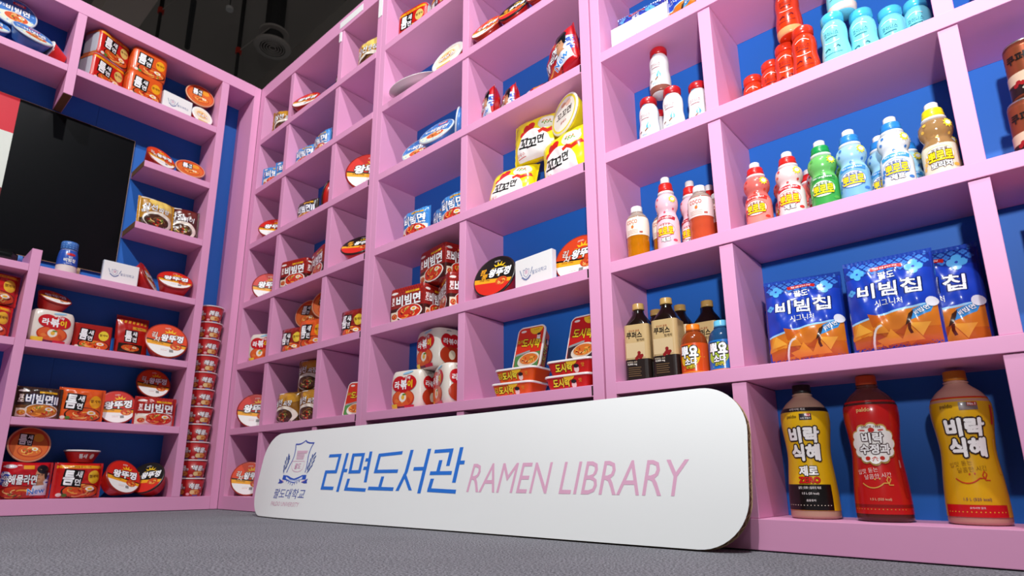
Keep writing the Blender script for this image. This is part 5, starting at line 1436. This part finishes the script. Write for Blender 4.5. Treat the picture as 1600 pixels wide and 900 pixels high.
def art_crest(p):
    sh = [(.9195, .3133), (.9395, .3120), (.9588, .3133), (.9760, .3185), (.9906, .3268), (1.0050, .3195), (1.0279, .3150), (1.0622, .3137)]
    p.s(sh, .006, NV)
    p.s([(.9215, .3133), (.9338, .2885), (.9400, .2700), (.9416, .2544), (.9390, .2380), (.9329, .2211), (.9276, .1908)], .0052, NV)
    p.s([(1.0590, .3130), (1.0520, .2960), (1.0508, .2795), (1.0530, .2590), (1.0608, .2383), (1.0700, .2150), (1.0735, .1899)], .0052, NV)
    for k, (x0, x1, zz) in enumerate(((.954, 1.036, .2822), (.955, 1.035, .2766), (.958, 1.021, .2680), (.962, 1.024, .2596), (.965, 1.024, .2511))):
        p.s([(x0, zz), (x1, zz - .002)], .0032, 'e9bcd2'); p.s([(x0 + .001, zz - .0035), (x1 - .001, zz - .0055)], .0022, 'eecada')
    p.s([(.9445, .2390), (.9480, .2260), (.9560, .2120), (.9694, .2014), (.9900, .1950), (1.0123, .1929), (1.0310, .1955), (1.0440, .2040), (1.0464, .2169), (1.0402, .2373), (.9445, .2390)], .0024, 'e9bcd2')
    p.t('팔도', 1.000, .2175, .024, 'dfa6c4', w=.046)
    p.g([(.908, .1803), (.9488, .1776), (.98, .169), (1.0062, .1648), (1.03, .170), (1.0614, .1797), (1.0904, .1799), (1.0964, .1615), (1.054, .1599), (1.03, .1505), (1.0132, .1457), (.985, .150), (.9504, .1572), (.9115, .1614)], '2a5cc4')
    p.g([(.938, .1733), (.975, .1620), (1.0107, .1582), (1.04, .164), (1.0652, .1739), (1.0688, .164), (1.042, .1545), (1.0134, .1499), (.977, .1540), (.941, .1648)], 'dfe6f6')
    p.t('PALDO UNIVERSITY', 1.008, .1585, .006, '6a86cc', w=.10)
    p.g([(.8819, .1648), (.907, .158), (.9355, .1513), (.9139, .1444), (.8848, .1443), (.8928, .1528)], NV)
    p.g([(1.1115, .1648), (1.0975, .1599), (1.0693, .1501), (1.0955, .1453), (1.1163, .1462), (1.1092, .1551)], NV)
    p.s([(.9125, .1590), (.9340, .1510)], .004, 'e9bcd2'); p.s([(1.0720, .1520), (1.0930, .1590)], .004, 'e9bcd2')
    for (x, zz) in ((.955, .1513), (.9743, .1447), (.9916, .1406), (1.009, .1366), (1.024, .1408), (1.0395, .1442), (1.0541, .1508)): p.g([(x - .0035, zz + .006), (x + .0035, zz + .006), (x + (1.009 - x) * -.05, zz - .003)], NV)
    for i, (x, zz) in enumerate(((.8941, .264), (.9018, .2553), (.8864, .2514), (.9089, .2453), (.8863, .2359), (.910, .2299), (.8892, .2162), (.9082, .2131), (.8987, .1993))): p.e(x, zz, .0105, .0042, '33549c', 10, 70 if i % 2 else 118)
    for i, (x, zz) in enumerate(((1.0955, .2646), (1.0842, .2567), (1.1055, .2509), (1.0828, .2405), (1.1058, .2334), (1.0832, .2231), (1.1038, .2148), (1.0824, .2084), (1.0954, .199))): p.e(x, zz, .0105, .0042, '33549c', 10, 110 if i % 2 else 62)
    p.s([(.897, .262), (.899, .235), (.900, .205), (.906, .185)], .002, '33549c'); p.s([(1.094, .262), (1.094, .235), (1.094, .205), (1.088, .185)], .002, '33549c')
spr('crest', art_crest, .02)
spr('crest_name', lambda p: (p.t('팔도대학교', 1.006, .1030, .040, '2b4aa8', w=.245, b=.012), p.t('PALDO UNIVERSITY', 1.000, .0610, .017, 'dcaabf', w=.225, b=.0)))
